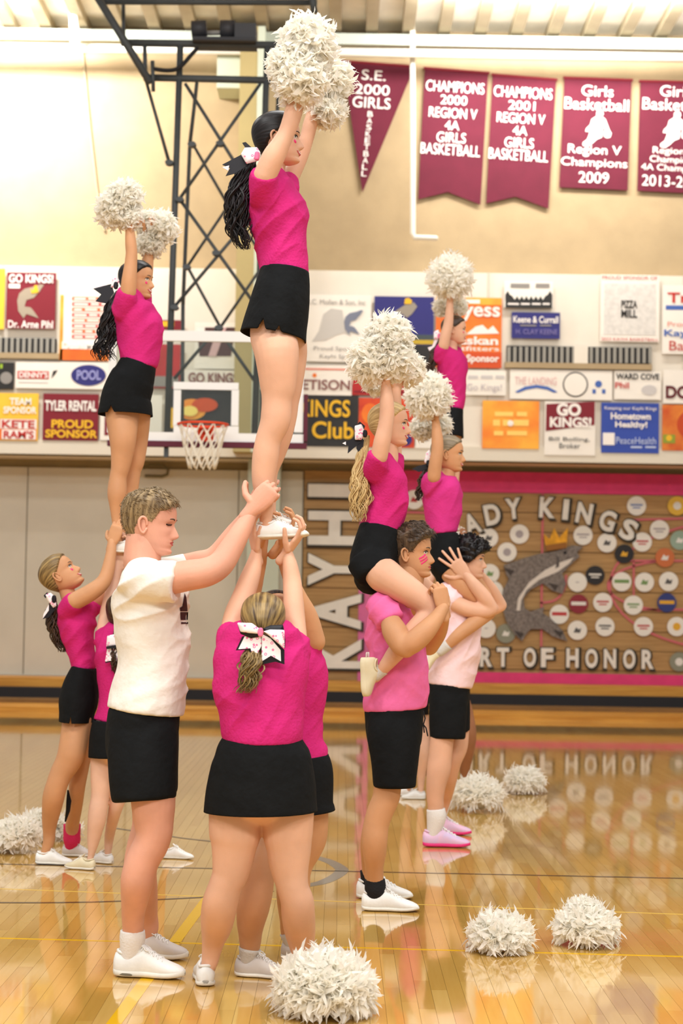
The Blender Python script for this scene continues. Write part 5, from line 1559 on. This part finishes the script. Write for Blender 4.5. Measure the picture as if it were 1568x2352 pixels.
p.ponytail([(122, 1372, -.02, 9, 8), (122, 1405, -.02, 12, 9), (124, 1440, -.02, 14, 10), (133, 1470, -.02, 12, 8), (144, 1498, -.02, 7, 5)], 'dark', 60, .012, .0055)
p.bow(-.07, [('tail', [(122, 1385), (104, 1400), (98, 1422), (112, 1418), (128, 1398)], BK, .002), ('tail', [(112, 1388), (100, 1410), (98, 1421), (112, 1402)], CL['ribbon'], -.002), ('loop', [(104, 1366), (116, 1361), (128, 1372), (129, 1392), (122, 1396), (110, 1380)], BW, -.01), ('tail', [(100, 1368), (108, 1360), (112, 1366), (104, 1374)], BK, -.004)], (124, 1376, 6, 'ribk'))
p.loft('shorts', T(60, (1532, 167, 220, 54), (1571, 148, 225, 66), (1611, 137, 223, 72), (1640, 138, 215, 73), (1657, 138, 213, 73)), CL['black'], [(266, 4, .3)])
p.leg(0, E(-.08, (1640, 142, 212), (1660, 141, 211), (1721, 134, 198), (1748, 127, 187), (1775, 115, 168), (1801, 106, 156), (1828, 98, 149), (1855, 96, 142), (1882, 96, 134), (1909, 98, 128), (1935, 98, 125, -.1), (1965, 100, 124, -.11)))
p.leg(1, E(.08, (1640, 155, 214), (1721, 158, 212), (1760, 162, 205), (1801, 158, 197), (1828, 158, 193), (1855, 157, 189), (1895, 150, 182, .1), (1930, 149, 180, .12), (1955, 150, 178, .12)))
p.sock(E(.1, (1893, 147, 184), (1915, 147, 183), (1933, 147, 182, .12), (1955, 150, 180, .12)), 'pinksock', 1)
bmq = bmesh.new(); tube(bmq, [p.P(x, y, d) for x, y, d in ((156, 1816, .05), (158, 1840, .045), (156, 1862, .05), (150, 1886, .07))], [q * 9.2 / F for q in (2, 6, 5, 2)], [.006] * 4, 10); obj('leg_tape', bmq, CL['blacksock'], p.root, True)
p.shoe(G(82, 1984), -6, .2); p.shoe(G(143, 1966), -4, .185, 'greyshoe')
p.build(.009)

# --- left base with her back to us, half hidden
p = Person('pale cheerleader half hidden behind the white tee man, printed bow at her shoulder', 9.0, 'pale', G(225, 1998), .009)
p.torso(T(50, (1462, 232, 330, 40), (1500, 218, 334, 48), (1534, 222, 330, 50), (1600, 228, 326, 48), (1640, 222, 330, 52), (1661, 214, 332, 54)))
p.sleeve([(245, 1475, 0, 27), (239, 1448, .03, 22)]); p.sleeve([(315, 1480, 0, 27), (318, 1450, .03, 22)])
p.limb([(239, 1455, .03, 19), (248, 1402, .06, 18), (259, 1350, .09, 15), (268, 1305, .1, 13), (276, 1272, .1, 9)]); p.limb([(318, 1455, .03, 19), (318, 1402, .06, 18), (308, 1350, .09, 15), (298, 1305, .1, 13), (290, 1276, .1, 9)])
p.hand((276, 1274, .1), (282, 1250, .1), (.5, -.3, .8), 1, (20, 40, 40), size=.9); p.hand((290, 1278, .1), (292, 1252, .1), (-.5, -.3, .8), -1, (20, 40, 40), size=.9)
p.limb([(280, 1420, 0, 22), (276, 1475, 0, 28)]); p.head(280, 1405, 0, .205, -80, 20, 0, 'dark', 'girlfar', 0)
p.ponytail([(268, 1440, -.1, 9, 7), (266, 1500, -.14, 11, 7), (268, 1550, -.14, 7, 4)], 'dark', 40)
p.bow(-.15, [('tail', [(246, 1490), (276, 1488), (278, 1526), (262, 1516), (241, 1520)], BW, 0), ('loop', [(246, 1460), (272, 1455), (276, 1484), (244, 1486)], BW, -.01), ('tail', [(244, 1485), (276, 1480), (276, 1487), (244, 1491)], BK, -.018), ('tail', [(241, 1518), (262, 1514), (262, 1519), (242, 1523)], BK, .004)], (272, 1486, 6, 'ribk'))
p.loft('shorts', T(55, (1656, 214, 330, 54), (1700, 206, 332, 58), (1738, 205, 333, 60)), CL['black'])
p.leg(0, E(0, (1720, 206, 262), (1788, 208, 258), (1828, 209, 251), (1855, 204, 248), (1882, 201, 244), (1909, 200, 236), (1935, 200, 228), (1962, 201, 218), (1985, 201, 217)))
p.leg(1, E(.06, (1720, 262, 325), (1788, 258, 308), (1855, 249, 282), (1900, 242, 268), (1930, 239, 261), (1965, 238, 260)))
p.shoe(G(217, 1999), 158, .175, 'cream'); p.shoe(G(258, 1985), 150, .16, 'shoe')
p.build(.009)

# --- third left base, nearly hidden
p = Person('cheerleader almost wholly hidden behind the white tee man, one white shoe showing', 9.4, 'tan', G(385, 1970), .011)
p.torso(T(45, (1425, 312, 380, 40), (1450, 304, 388, 45), (1520, 308, 384, 44), (1600, 312, 380, 44), (1640, 308, 384, 46)))
p.limb([(320, 1432, 0, 18), (306, 1370, -.06, 16), (296, 1320, -.1, 13), (290, 1282, -.12, 9)]); p.limb([(372, 1432, 0, 18), (350, 1370, -.06, 16), (320, 1320, -.1, 13), (302, 1282, -.12, 9)])
p.hand((290, 1284, -.12), (288, 1258, -.12), (.5, .3, .8), 1, (20, 40, 40), size=.9); p.hand((302, 1284, -.12), (302, 1258, -.12), (-.5, .3, .8), -1, (20, 40, 40), size=.9)
p.limb([(345, 1370, 0, 20), (345, 1430, 0, 24)]); p.head(345, 1350, 0, .2, 150, 25, 0, 'dark', 'girlfar', 0)
p.loft('shorts', T(50, (1634, 308, 384, 48), (1680, 304, 390, 54), (1720, 304, 392, 56)), CL['black'])
p.leg(0, E(0, (1705, 306, 346), (1790, 312, 346), (1860, 316, 344), (1950, 322, 340))); p.leg(1, E(0, (1705, 348, 390), (1790, 350, 384), (1860, 356, 384), (1920, 366, 384), (1955, 370, 386)))
p.shoe(G(322, 1980), -60, .18); p.shoe(G(372, 1971), -8, .175)
p.build(.009)

# --- man in the rose tee
p = Person('man in rose pink tee with painted cheek carrying a blonde girl on his shoulders', 8.0, 'tan', G(880, 2080), .007, tee='rose')
p.torso(T(82, (1392, 856, 930, 78), (1415, 842, 948, 88), (1450, 840, 962, 88), (1499, 844, 976, 85), (1550, 847, 981, 82), (1590, 839, 981, 80), (1618, 833, 980, 82), (1630, 836, 978, 82)), .82)
p.sleeve([(872, 1388, -.13, 30), (882, 1405, -.18, 33), (893, 1427, -.2, 32)]); p.sleeve([(935, 1395, .12, 30), (948, 1418, .2, 30)])
p.limb([(894, 1422, -.205, 22), (906, 1450, -.25, 29), (921, 1480, -.285, 26), (932, 1490, -.295, 22)]); p.limb([(928, 1488, -.295, 22), (950, 1474, -.305, 26), (978, 1448, -.305, 24), (1002, 1420, -.28, 18), (1017, 1397, -.255, 14)])
p.limb([(945, 1410, .2, 24), (965, 1450, .29, 27), (985, 1484, .31, 22)]); p.limb([(985, 1484, .31, 22), (1005, 1452, .2, 21), (1018, 1415, .02, 15), (1020, 1390, -.14, 12)])
p.hand((1017, 1398, -.25), (1010, 1350, -.25), (-.5, .9, 0), -1, (45, 70, 55), (.3, .5, .5), 1.02, spread=2); p.hand((1020, 1392, -.15), (1012, 1352, -.17), (-.8, -.5, .1), 1, (60, 75, 55), (.3, .5, .5), 1.0, spread=2)
p.limb([(945, 1300, 0, 33), (935, 1350, 0, 36), (925, 1385, 0, 44)])
p.head(941, 1266, 0, .234, 14, 2, 0, 'brown', 'quiff', 1, paint='stripes', hairs=1400)
p.shorts(T(78, (1622, 836, 973, 80), (1680, 840, 969, 82), (1720, 848, 963, 80)), [E(-.1, (1638, 846, 966, -.05, 52), (1690, 843, 965, -.075, 56), (1750, 852, 959, -.095, 52), (1810, 857, 955, -.1, 50)), E(.1, (1638, 850, 966, .05, 52), (1690, 850, 966, .075, 56), (1750, 856, 960, .095, 52), (1800, 858, 954, .1, 50))])
p.leg(0, E(-.1, (1780, 858, 926), (1812, 858, 921), (1831, 856, 918), (1863, 843, 904), (1895, 834, 893), (1927, 830, 890), (1959, 833, 887), (1990, 837, 881), (2022, 841, 880), (2070, 843, 886)))
p.leg(1, E(.12, (1780, 862, 922), (1831, 855, 912), (1863, 846, 900), (1900, 833, 885), (1940, 827, 880), (1990, 830, 868), (2040, 829, 864)))
p.sock(E(-.1, (2020, 839, 882), (2045, 839, 884), (2078, 842, 890)), 'blacksock', 0); p.sock(E(.12, (2001, 828, 866), (2045, 827, 864)), 'blacksock', 1)
p.shoe(G(830, 2090), -5, .262); p.shoe(G(818, 2062), -4, .268)
bmq = bmesh.new(); tube(bmq, [p.P(x, y, -.12) for x, y in ((972, 1634), (976, 1650), (972, 1664), (974, 1682))], [.003] * 4, [.003] * 4, 6); tube(bmq, [p.P(x, y, -.12) for x, y in ((972, 1664), (978, 1672), (982, 1690))], [.003] * 3, [.003] * 3, 6); obj('drawstring', bmq, CL['blacksock'], p.root, True)
p.build(.009)

# --- blonde girl on his shoulders
p = Person('blonde cheerleader with long ponytail sitting on the shoulders of the rose tee man', 8.0, 'fair', V(860, 1350, 8.0), .007)
p.torso(T(58, (1066, 840, 908, 50), (1094, 836, 930, 60), (1122, 839, 940, 59), (1145, 840, 939, 57), (1175, 838, 932, 54), (1205, 829, 922, 57), (1222, 828, 918, 58)))
p.sleeve([(862, 1085, -.09, 28), (864, 1062, -.14, 25), (869, 1044, -.165, 22)]); p.sleeve([(905, 1075, .09, 24), (906, 1048, .13, 19)])
p.limb([(870, 1050, -.165, 20), (877, 1015, -.18, 20), (884, 985, -.18, 18.5), (888, 955, -.18, 17.5), (888, 925, -.18, 17), (887, 900, -.18, 14), (886, 878, -.18, 11)])
p.limb([(906, 1050, .13, 17), (908, 990, .16, 15), (910, 940, .16, 13), (910, 890, .16, 10)])
p.limb([(897, 1005, 0, 18), (893, 1055, 0, 22)])
p.head(894, 972, 0, .203, 8, 2, 0, 'blonde', 'pulled', 1, paint='heart', mouth='smile', pony=(.42, 180))
p.ponytail([(842, 1000, -.02, 10, 9), (834, 1040, -.06, 13, 10), (828, 1085, -.08, 16, 11), (826, 1125, -.09, 20, 12), (826, 1160, -.09, 18, 10), (822, 1198, -.09, 9, 6)], 'blonde', 100, .014, .005)
p.bow(-.07, [('tail', [(832, 1004), (806, 1010), (786, 1018), (800, 1024), (798, 1042), (818, 1024), (834, 1012)], BK, .002), ('tail', [(822, 1010), (836, 1010), (830, 1052), (818, 1030)], BK, .004), ('loop', [(814, 978), (830, 974), (838, 992), (830, 1010), (815, 1010)], BW, -.012), ('tail', [(818, 978), (826, 968), (838, 978), (836, 986)], BK, -.004), ('tail', [(786, 1018), (794, 1014), (794, 1022)], CL['ribbon'], -.002)], (838, 996, 6, 'ribk'))
p.shorts(T(70, (1206, 827, 920, 60), (1255, 811, 919, 78), (1300, 802, 912, 84), (1328, 808, 894, 78)), [[(850, 1285, -.09, 56, 46), (858, 1305, -.12, 50, 44), (866, 1322, -.14, 46, 42)], [(860, 1285, .09, 56, 46), (874, 1318, .13, 44, 42)]], 'skort')
p.limb([(864, 1306, -.11, 34), (880, 1320, -.15, 41), (910, 1340, -.175, 37), (945, 1362, -.185, 33), (975, 1384, -.19, 28), (992, 1400, -.195, 24)])
p.limb([(994, 1402, -.195, 23), (958, 1440, -.205, 23), (916, 1490, -.205, 22), (890, 1523, -.19, 17), (872, 1545, -.17, 13), (862, 1556, -.165, 13)])
p.limb([(876, 1306, .11, 34), (910, 1325, .17, 36), (955, 1345, .2, 30), (988, 1364, .21, 24)]); p.limb([(988, 1366, .21, 23), (940, 1430, .215, 20), (890, 1500, .205, 16), (862, 1535, .18, 12)])
bmq = bmesh.new(); p.sock([(879, 1537, -.175, 15), (864, 1552, -.17, 13)], 'socktan')
p.shoe(None, 0, .175, 'cream', 'cream', mat4=dirmat(p.P(827, 1510, -.165), (.05, 0, -1), (1, -.3, .05)), laces=False, chunky=.24); bmq.free()
p.shoe(None, 0, .17, 'shoe', 'sole', mat4=dirmat(p.P(838, 1498, .175), (.06, 0, -1), (1, 0, .05)), laces=False)
p.hand((886, 884, -.18), (884, 858, -.18), (.6, .3, 0), 1, (70, 80, 60), size=.95); p.hand((910, 892, .16), (912, 862, .16), (.3, -.6, 0), -1, (60, 80, 60), size=.95)
p.build(.009)

# --- curly haired man in the blush tee
p = Person('curly black haired man in blush white tee and pink sneakers carrying a girl', 10.15, 'fair', G(1020, 1930), .008, tee='blush')
p.torso(T(68, (1362, 1015, 1084, 58), (1385, 1004, 1094, 68), (1435, 1000, 1104, 70), (1473, 995, 1102, 68), (1524, 988, 1096, 66), (1560, 983, 1088, 64), (1576, 983, 1084, 64)), .82)
p.sleeve([(1022, 1364, -.1, 24), (1034, 1376, -.15, 24), (1048, 1388, -.175, 22)]); p.sleeve([(1076, 1372, .11, 24), (1098, 1388, .2, 22)])
p.limb([(1044, 1385, -.175, 19), (1076, 1399, -.19, 19), (1112, 1404, -.19, 17), (1130, 1400, -.19, 14)]); p.limb([(1131, 1398, -.19, 14), (1112, 1372, -.2, 17), (1090, 1345, -.2, 15), (1070, 1320, -.195, 10)])
p.limb([(1095, 1387, .2, 17), (1125, 1398, .24, 17), (1149, 1392, .25, 14)]); p.limb([(1150, 1390, .25, 14), (1128, 1355, .21, 15), (1102, 1322, .17, 12), (1086, 1302, .14, 9)])
p.hand((1070, 1322, -.195), (1040, 1284, -.19), (.2, 1, .1), 1, (4, 8, 6), (.35, .8, .0), 1.08, spread=13, tcurl=0); p.hand((1086, 1304, .14), (1060, 1285, .11), (.2, -1, .1), -1, (20, 30, 20), size=1.0)
p.limb([(1074, 1315, 0, 25), (1066, 1350, 0, 27), (1060, 1368, 0, 34)])
p.head(1074, 1282, 0, .228, 10, 0, 0, 'black', 'curly', 1, hairs=700)
p.shorts(T(64, (1568, 983, 1077, 64), (1620, 984, 1076, 64)), [E(-.08, (1582, 988, 1072, -.05, 42), (1630, 985, 1072, -.07, 43), (1698, 987, 1069, -.085, 41)), E(.08, (1582, 992, 1076, .05, 42), (1630, 993, 1079, .07, 43), (1680, 998, 1079, .085, 41))])
p.leg(0, E(-.09, (1680, 988, 1046), (1700, 987, 1042), (1735, 984, 1038), (1767, 980, 1035), (1799, 978, 1025), (1831, 979, 1019), (1860, 982, 1018), (1905, 984, 1020)))
p.leg(1, E(.1, (1660, 1022, 1078), (1713, 1019, 1074), (1751, 1014, 1059), (1799, 1010, 1047), (1837, 1012, 1036), (1880, 1014, 1036)))
p.sock(E(-.1, (1858, 981, 1020), (1880, 981, 1022), (1908, 983, 1025)), 'sock', 0); p.sock(E(.12, (1836, 1011, 1037), (1880, 1012, 1038)), 'sock', 1)
p.shoe(G(970, 1944), -3, .275, 'pinkshoe', 'pinksole', chunky=.03); p.shoe(G(984, 1916), -3, .26, 'pinkshoe', 'pinksole', chunky=.03)
p.build(.009)

# --- girl on his shoulders
p = Person('ash blonde cheerleader in magenta tee sitting on the curly haired man, one arm raised', 10.15, 'tan', V(1020, 1335, 10.15), .009, tee='hotl')
p.torso(T(46, (1108, 974, 1030, 40), (1122, 969, 1054, 47), (1140, 968, 1063, 48), (1161, 971, 1063, 46), (1185, 975, 1058, 44), (1205, 978, 1054, 45), (1226, 986, 1050, 46)))
p.sleeve([(990, 1122, -.07, 22), (990, 1106, -.1, 20), (996, 1092, -.125, 17)]); p.sleeve([(1025, 1112, .08, 18), (1028, 1094, .11, 15)])
p.limb([(996, 1096, -.13, 16), (1000, 1062, -.145, 15.5), (1004, 1036, -.15, 14.5), (1004, 1010, -.15, 14), (1002, 986, -.15, 11.5), (1000, 964, -.15, 9)]); p.limb([(1028, 1096, .11, 13), (1020, 1045, .13, 12), (1010, 1005, .13, 10), (1000, 978, .13, 8)])
p.limb([(1032, 1070, 0, 15), (1026, 1105, 0, 18)])
p.head(1029, 1040, 0, .21, 10, 0, 0, 'ash', 'pulled', 1, mouth='smile', pony=(.42, 180))
p.ponytail([(984, 1062, -.02, 7, 6), (974, 1092, -.04, 9, 7), (967, 1120, -.04, 9, 7), (960, 1150, -.04, 6, 4)], 'dark', 40, .01, .006)
p.bow(-.06, [('tail', [(984, 1064), (960, 1070), (945, 1077), (962, 1084), (980, 1078)], BK, .0), ('loop', [(978, 1040), (986, 1032), (990, 1050), (982, 1066), (974, 1062)], BW, -.01)], (983, 1064, 5, 'ribk'))
p.shorts(T(56, (1224, 990, 1051, 46), (1260, 985, 1060, 60), (1300, 986, 1062, 65), (1322, 995, 1056, 60)), [[(1024, 1286, -.07, 38, 34), (1040, 1316, -.11, 32, 30)], [(1030, 1286, .07, 38, 34), (1044, 1314, .1, 32, 30)]], 'skort')
p.limb([(1028, 1300, -.09, 30), (1062, 1342, -.13, 27), (1096, 1374, -.135, 23), (1122, 1402, -.135, 18)]); p.limb([(1122, 1406, -.135, 18), (1086, 1432, -.195, 18), (1050, 1461, -.215, 15), (1026, 1484, -.2, 11), (1012, 1494, -.19, 10)])
p.limb([(1032, 1300, .09, 30), (1076, 1327, .14, 24), (1112, 1368, .165, 18)]); p.limb([(1112, 1370, .165, 18), (1070, 1440, .215, 16), (1030, 1482, .19, 11)])
p.sock([(1030, 1480, -.202, 13), (1010, 1496, -.19, 12)], 'socktan')
p.shoe(None, 0, .18, 'cream', 'sole', mat4=dirmat(p.P(986, 1468, -.18), (-.18, 0, -1), (1, -.25, -.18)), laces=False, chunky=.1); p.shoe(None, 0, .18, 'cream', 'sole', mat4=dirmat(p.P(994, 1470, .185), (-.18, 0, -1), (1, 0, -.18)), laces=False)
p.hand((1000, 970, -.15), (998, 945, -.15), (.6, .3, 0), 1, (70, 80, 60), size=.95)
p.build(.009)

# --- far flyer and her bases
p = Person('far cheerleader in hot pink tee standing high behind the curly haired man', 12.3, 'fair', V(1045, 1238, 12.3), .01)
p.torso(T(38, (809, 1003, 1040, 32), (822, 998, 1060, 39), (841, 1002, 1073, 40), (876, 1010, 1071, 37), (914, 1022, 1068, 35), (944, 1028, 1063, 37)))
p.sleeve([(1014, 822, -.06, 17), (1014, 806, -.09, 15), (1018, 794, -.11, 13)]); p.sleeve([(1046, 815, .06, 14), (1049, 798, .09, 12)])
p.limb([(1018, 796, -.11, 13), (1023, 770, -.12, 13), (1029, 745, -.12, 12), (1032, 715, -.12, 10), (1033, 688, -.12, 8)]); p.limb([(1049, 800, .1, 11), (1048, 755, .11, 10), (1046, 712, .11, 8)])
p.limb([(1041, 778, 0, 11), (1036, 806, 0, 14)])
p.head(1043, 756, 0, .196, 6, 0, 0, 'dark', 'pulled', 0, paint='heart', mouth='smile')
p.ponytail([(1008, 772, -.01, 6, 5), (1000, 805, -.03, 9, 7), (993, 835, -.03, 9, 7), (988, 862, -.03, 6, 4)], 'dark', 40, .01, .007)
p.bow(-.05, [('tail', [(1002, 770), (992, 795), (982, 798), (986, 806), (998, 796), (1008, 776)], CL['ribbon'], 0), ('loop', [(996, 762), (1006, 757), (1012, 768), (1004, 780), (996, 778)], BW, -.01)], (1008, 772, 4))
p.loft('skort', T(42, (940, 1026, 1063, 38), (970, 1018, 1063, 45), (1004, 1012, 1064, 49)), CL['black'])
p.leg(0, E(-.06, (990, 1014, 1048), (1060, 1018, 1046), (1110, 1022, 1044), (1160, 1026, 1046), (1200, 1032, 1046), (1228, 1036, 1048))); p.leg(1, E(.06, (990, 1026, 1062), (1060, 1030, 1058), (1110, 1030, 1054), (1160, 1032, 1055), (1200, 1038, 1054), (1228, 1042, 1056)))
p.shoe(p.P(1040, 1242, -.06), 60, .2); p.shoe(p.P(1048, 1238, .06), 60, .2)
p.hand((1033, 694, -.12), (1034, 672, -.12), (.6, .3, 0), 1, (70, 80, 60), size=.95)
p.build(.009)

p = Person('brown skinned base mostly hidden behind the curly haired man, bare legs showing', 12.35, 'brown', G(1040, 1832), .012)
p.torso(T(44, (1352, 1038, 1076, 36), (1370, 1030, 1080, 42), (1450, 1034, 1077, 42), (1545, 1034, 1074, 42)))
p.limb([(1040, 1365, -.02, 14), (1044, 1320, -.04, 12), (1048, 1280, -.06, 10), (1050, 1252, -.06, 7)]); p.limb([(1070, 1365, -.02, 14), (1068, 1320, -.04, 12), (1064, 1280, -.06, 10), (1060, 1252, -.06, 7)])
p.hand((1050, 1254, -.06), (1052, 1236, -.06), (.5, .3, .8), 1, (20, 40, 40), size=.9); p.hand((1060, 1254, -.06), (1058, 1236, -.06), (-.5, .3, .8), -1, (20, 40, 40), size=.9)
p.limb([(1056, 1310, 0, 14), (1056, 1360, 0, 17)]); p.head(1057, 1330, 0, .2, 150, 25, 0, 'black', 'girlfar', 0)
p.loft('shorts', T(44, (1540, 1032, 1076, 44), (1580, 1030, 1078, 48), (1618, 1030, 1078, 48)), CL['black'])
p.leg(0, [(1060, 1600, 0, 18), (1068, 1640, 0, 20), (1075, 1685, -.02, 19), (1074, 1720, 0, 16), (1068, 1760, 0, 13), (1066, 1800, 0, 9), (1065, 1822, 0, 9)]); p.leg(1, [(1040, 1600, .08, 18), (1008, 1675, .15, 17), (992, 1722, .19, 14), (986, 1770, .22, 11), (987, 1810, .22, 9)])
p.shoe(G(1063, 1836), -60, .19); p.shoe(G(988, 1825), -35, .19)
p.build(.009)

p = Person('base mostly hidden behind the rose tee man, one white shoe on the floor', 12.4, 'pale', G(950, 1836), .012)
p.torso(T(44, (1412, 934, 972, 36), (1430, 926, 978, 42), (1500, 930, 974, 42), (1560, 928, 974, 42)))
p.limb([(970, 1425, 0, 13), (996, 1375, -.02, 12), (1018, 1320, -.03, 10), (1036, 1262, -.04, 7)]); p.limb([(934, 1425, 0, 13), (960, 1375, .04, 12), (1000, 1310, .04, 10), (1034, 1258, .04, 7)])
p.hand((1036, 1262, -.04), (1042, 1240, -.04), (.5, -.3, .8), 1, (20, 40, 40), size=.9); p.hand((1034, 1260, .04), (1040, 1240, .04), (.5, .3, .8), -1, (20, 40, 40), size=.9)
p.limb([(952, 1370, 0, 14), (952, 1418, 0, 17)]); p.head(953, 1384, 0, .2, 10, 25, 0, 'dark', 'girlfar', 0)
p.loft('shorts', T(44, (1555, 926, 976, 44), (1600, 922, 982, 48), (1640, 920, 984, 48)), CL['black'])
p.leg(0, [(966, 1625, 0, 18), (970, 1680, 0, 17), (972, 1730, 0, 14), (967, 1785, 0, 10), (964, 1822, 0, 9)]); p.leg(1, [(938, 1625, .06, 18), (936, 1690, .06, 16), (934, 1740, .06, 13), (936, 1815, .06, 9)])
p.shoe(G(977, 1836), 176, .175); p.shoe(G(950, 1828), 178, .17)
p.build(.009)

# ------------------------------------------------------------------ where bodies press on each other, flesh and cloth give way


def kid(i, *names):
    return [o for o in PEOPLE[i].root.children if o.name.split('.')[0] in names]


for rider, man in ((9, 8), (11, 10)):
    back = Vector((-1, 0, 0))                    # she sits against the back of his head and neck
    for eps, what in ((.001, 'skort'), (.002, 'tee_shirt'), (.003, 'body')):
        press(kid(rider, what), kid(man, 'hair'), eps, .14, back)
    press(kid(rider, 'skort', 'tee_shirt'), kid(man, 'body'), .001, .14, back)
    press(kid(rider, 'skort', 'body'), kid(man, 'tee_shirt'), .0)
    press(kid(rider, 'body'), kid(man, 'body'), .0, .05)
    press(kid(rider, 'body'), kid(man, 'tee_shirt'), .0)
for flyer, hands in ((0, (1, 2, 3)), (4, (5, 6, 7)), (12, (13, 14))):
    for k in hands: press(kid(k, 'body'), kid(flyer, 'body', 'shoe'), -.002, .05)
press(kid(14, 'body'), kid(13, 'body'), 0, .05)

# ------------------------------------------------------------------ pom-poms
pomm = bpy.data.materials.new('pom_plastic'); pomm.use_nodes = True
nt = pomm.node_tree; pb = nt.nodes['Principled BSDF']; pb.inputs['Base Color'].default_value = (*lin((255, 252, 246)), 1); pb.inputs['Roughness'].default_value = .38
tl = nt.nodes.new('ShaderNodeBsdfTranslucent'); tl.inputs[0].default_value = (*lin((255, 252, 242)), 1); mx = nt.nodes.new('ShaderNodeMixShader'); mx.inputs[0].default_value = .55
nt.links.new(pb.outputs[0], mx.inputs[1]); nt.links.new(tl.outputs[0], mx.inputs[2]); nt.links.new(mx.outputs[0], nt.nodes['Material Output'].inputs[0])


def pom(label, blobs, Y, floor=False, n=900, seed=1, hand=None, width=.02):
    rg = random.Random(seed)
    c0 = V(blobs[0][0], blobs[0][1], Y)
    base = G(blobs[0][0], floor) if floor else c0
    t = thing('pom_pom', label, 'pom-pom', base, 'white floor pom-poms' if floor else 'white raised pom-poms')
    vs, fs = [], []; cb = bmesh.new()
    for bl in blobs:
        c = V(bl[0], bl[1], Y + (bl[3] if len(bl) > 3 else 0)); r = bl[2] * Y / F; sq = bl[4] if len(bl) > 4 else 1.0
        bmesh.ops.create_icosphere(cb, subdivisions=2, radius=r * .72, matrix=Matrix.Translation(c) @ Matrix.Diagonal((1, 1, sq, 1)))
        nb = int(n * (r / .11) ** 1.3)
        for _ in range(nb):
            d = Vector((rg.gauss(0, 1), rg.gauss(0, 1), rg.gauss(0, 1))).normalized()
            if floor and d.z < -.25: d.z = abs(d.z) * .5 - .25; d.normalize()
            # tufts: neighbouring strips bunch together
            q = Vector((round(d.x * 2.6), round(d.y * 2.6), round(d.z * 2.6)))
            d = (d + q.normalized() * .18 if q.length else d).normalized()
            side = d.cross(Vector((rg.gauss(0, 1), rg.gauss(0, 1), rg.gauss(0, 1)))).normalized(); bend = d.cross(side)
            bk = max(-.8, min(.8, rg.gauss(0, .45))); w = width * rg.uniform(.8, 1.15) / 2; ln = r * rg.uniform(.74, 1.0); st = r * .5
            droop = rg.uniform(0, .12); prev = None; K = 5
            for i in range(K):
                u = i / (K - 1)
                pp = c + Vector((d.x, d.y, d.z * sq)) * (st + (ln - st) * u) + bend * (bk * u * u * r * .8) - Vector((0, 0, droop * u * u * r)) + side * (.05 * r * math.sin(u * 5 + bk * 9))
                if floor: pp.z = max(pp.z, .003 + .008 * rg.random())
                tw = side * math.cos(bk * 2 * u) + bend * math.sin(bk * 2 * u)
                ww = w * (.75 + .25 * min(1, u * 3)); b0 = len(vs); a_, b_ = pp - tw * ww, pp + tw * ww
                if floor: a_.z = max(a_.z, .002); b_.z = max(b_.z, .002)
                vs += [tuple(a_), tuple(b_)]
                if prev is not None: fs.append((prev, prev + 1, b0 + 1, b0))
                prev = b0
    if floor:
        for v in cb.verts: v.co.z = max(v.co.z, .01)
    obj('core', cb, pomm, t, True)
    me = bpy.data.meshes.new('strips'); me.from_pydata(vs, [], fs); me.update()
    o = mesh_obj('strips', me, pomm, t, True); o['kind'] = 'stuff'
    return t


pom('white pom-pom in the near raised hand of the ankle-held flyer', [(706, 98, 74, 0), (690, 176, 70, -.02), (655, 150, 50, -.02)], 6.31, seed=2)
pom('white pom-pom in the far raised hand of the ankle-held flyer', [(762, 180, 56), (750, 250, 48)], 6.68, seed=3)
pom('white pom-pom in the near hand of the left flyer', [(286, 452, 46), (262, 478, 48), (296, 496, 34)], 8.98, seed=4)
pom('white pom-pom in the far hand of the left flyer', [(368, 522, 44), (346, 560, 36), (335, 510, 32)], 9.32, seed=5)
pom('white pom-pom in the near hand of the far standing flyer', [(1033, 634, 58)], 12.18, seed=6, n=500)
pom('white pom-pom in the far hand of the far standing flyer', [(1046, 702, 30), (1014, 705, 24)], 12.42, seed=7, n=500)
pom('white pom-pom in the near hand of the blonde girl on the rose tee man', [(892, 772, 60), (852, 826, 60), (905, 822, 56)], 7.82, seed=8)
pom('white pom-pom in the far hand of the blonde girl on the rose tee man', [(938, 845, 42), (866, 872, 38)], 8.18, seed=9)
pom('white pom-pom in the near hand of the ash blonde girl', [(984, 906, 58)], 10.0, seed=10)
pom('white pom-pom in the far hand of the ash blonde girl', [(1006, 975, 34), (968, 982, 30)], 10.3, seed=11)
pom('largest white pom-pom on the floor beside the bowed girl', [(744, 2270, 118, 0, .78)], 5.98, 2330, 1500, 12, width=.023)
pom('white pom-pom on the glossy floor in front of the rose tee man', [(1148, 2150, 78, 0, .75)], 7.1, 2185, 950, 13, width=.021)
pom('white pom-pom with a peaked top on the glossy floor', [(1346, 2130, 78, 0, .8), (1340, 2098, 44, 0)], 7.25, 2165, 800, 14, width=.021)
pom('white pom-pom on the floor behind the pink sneakers', [(1096, 1824, 62, 0, .8)], 11.8, 1856, 600, 15)
pom('white pom-pom on the floor under the reflected lettering', [(1205, 1796, 50, 0, .8)], 12.95, 1820, 600, 16)
pom('white pom-pom on the floor at the heels of the pink sock girl', [(38, 1920, 60, 0, .85), (-20, 1935, 50, 0, .8)], 9.6, 1955, 600, 17)
pom('white pom-pom behind the legs of the pink sock girl', [(100, 1898, 56, 0, .85), (160, 1905, 32, 0, .8)], 10.1, 1925, 600, 18)
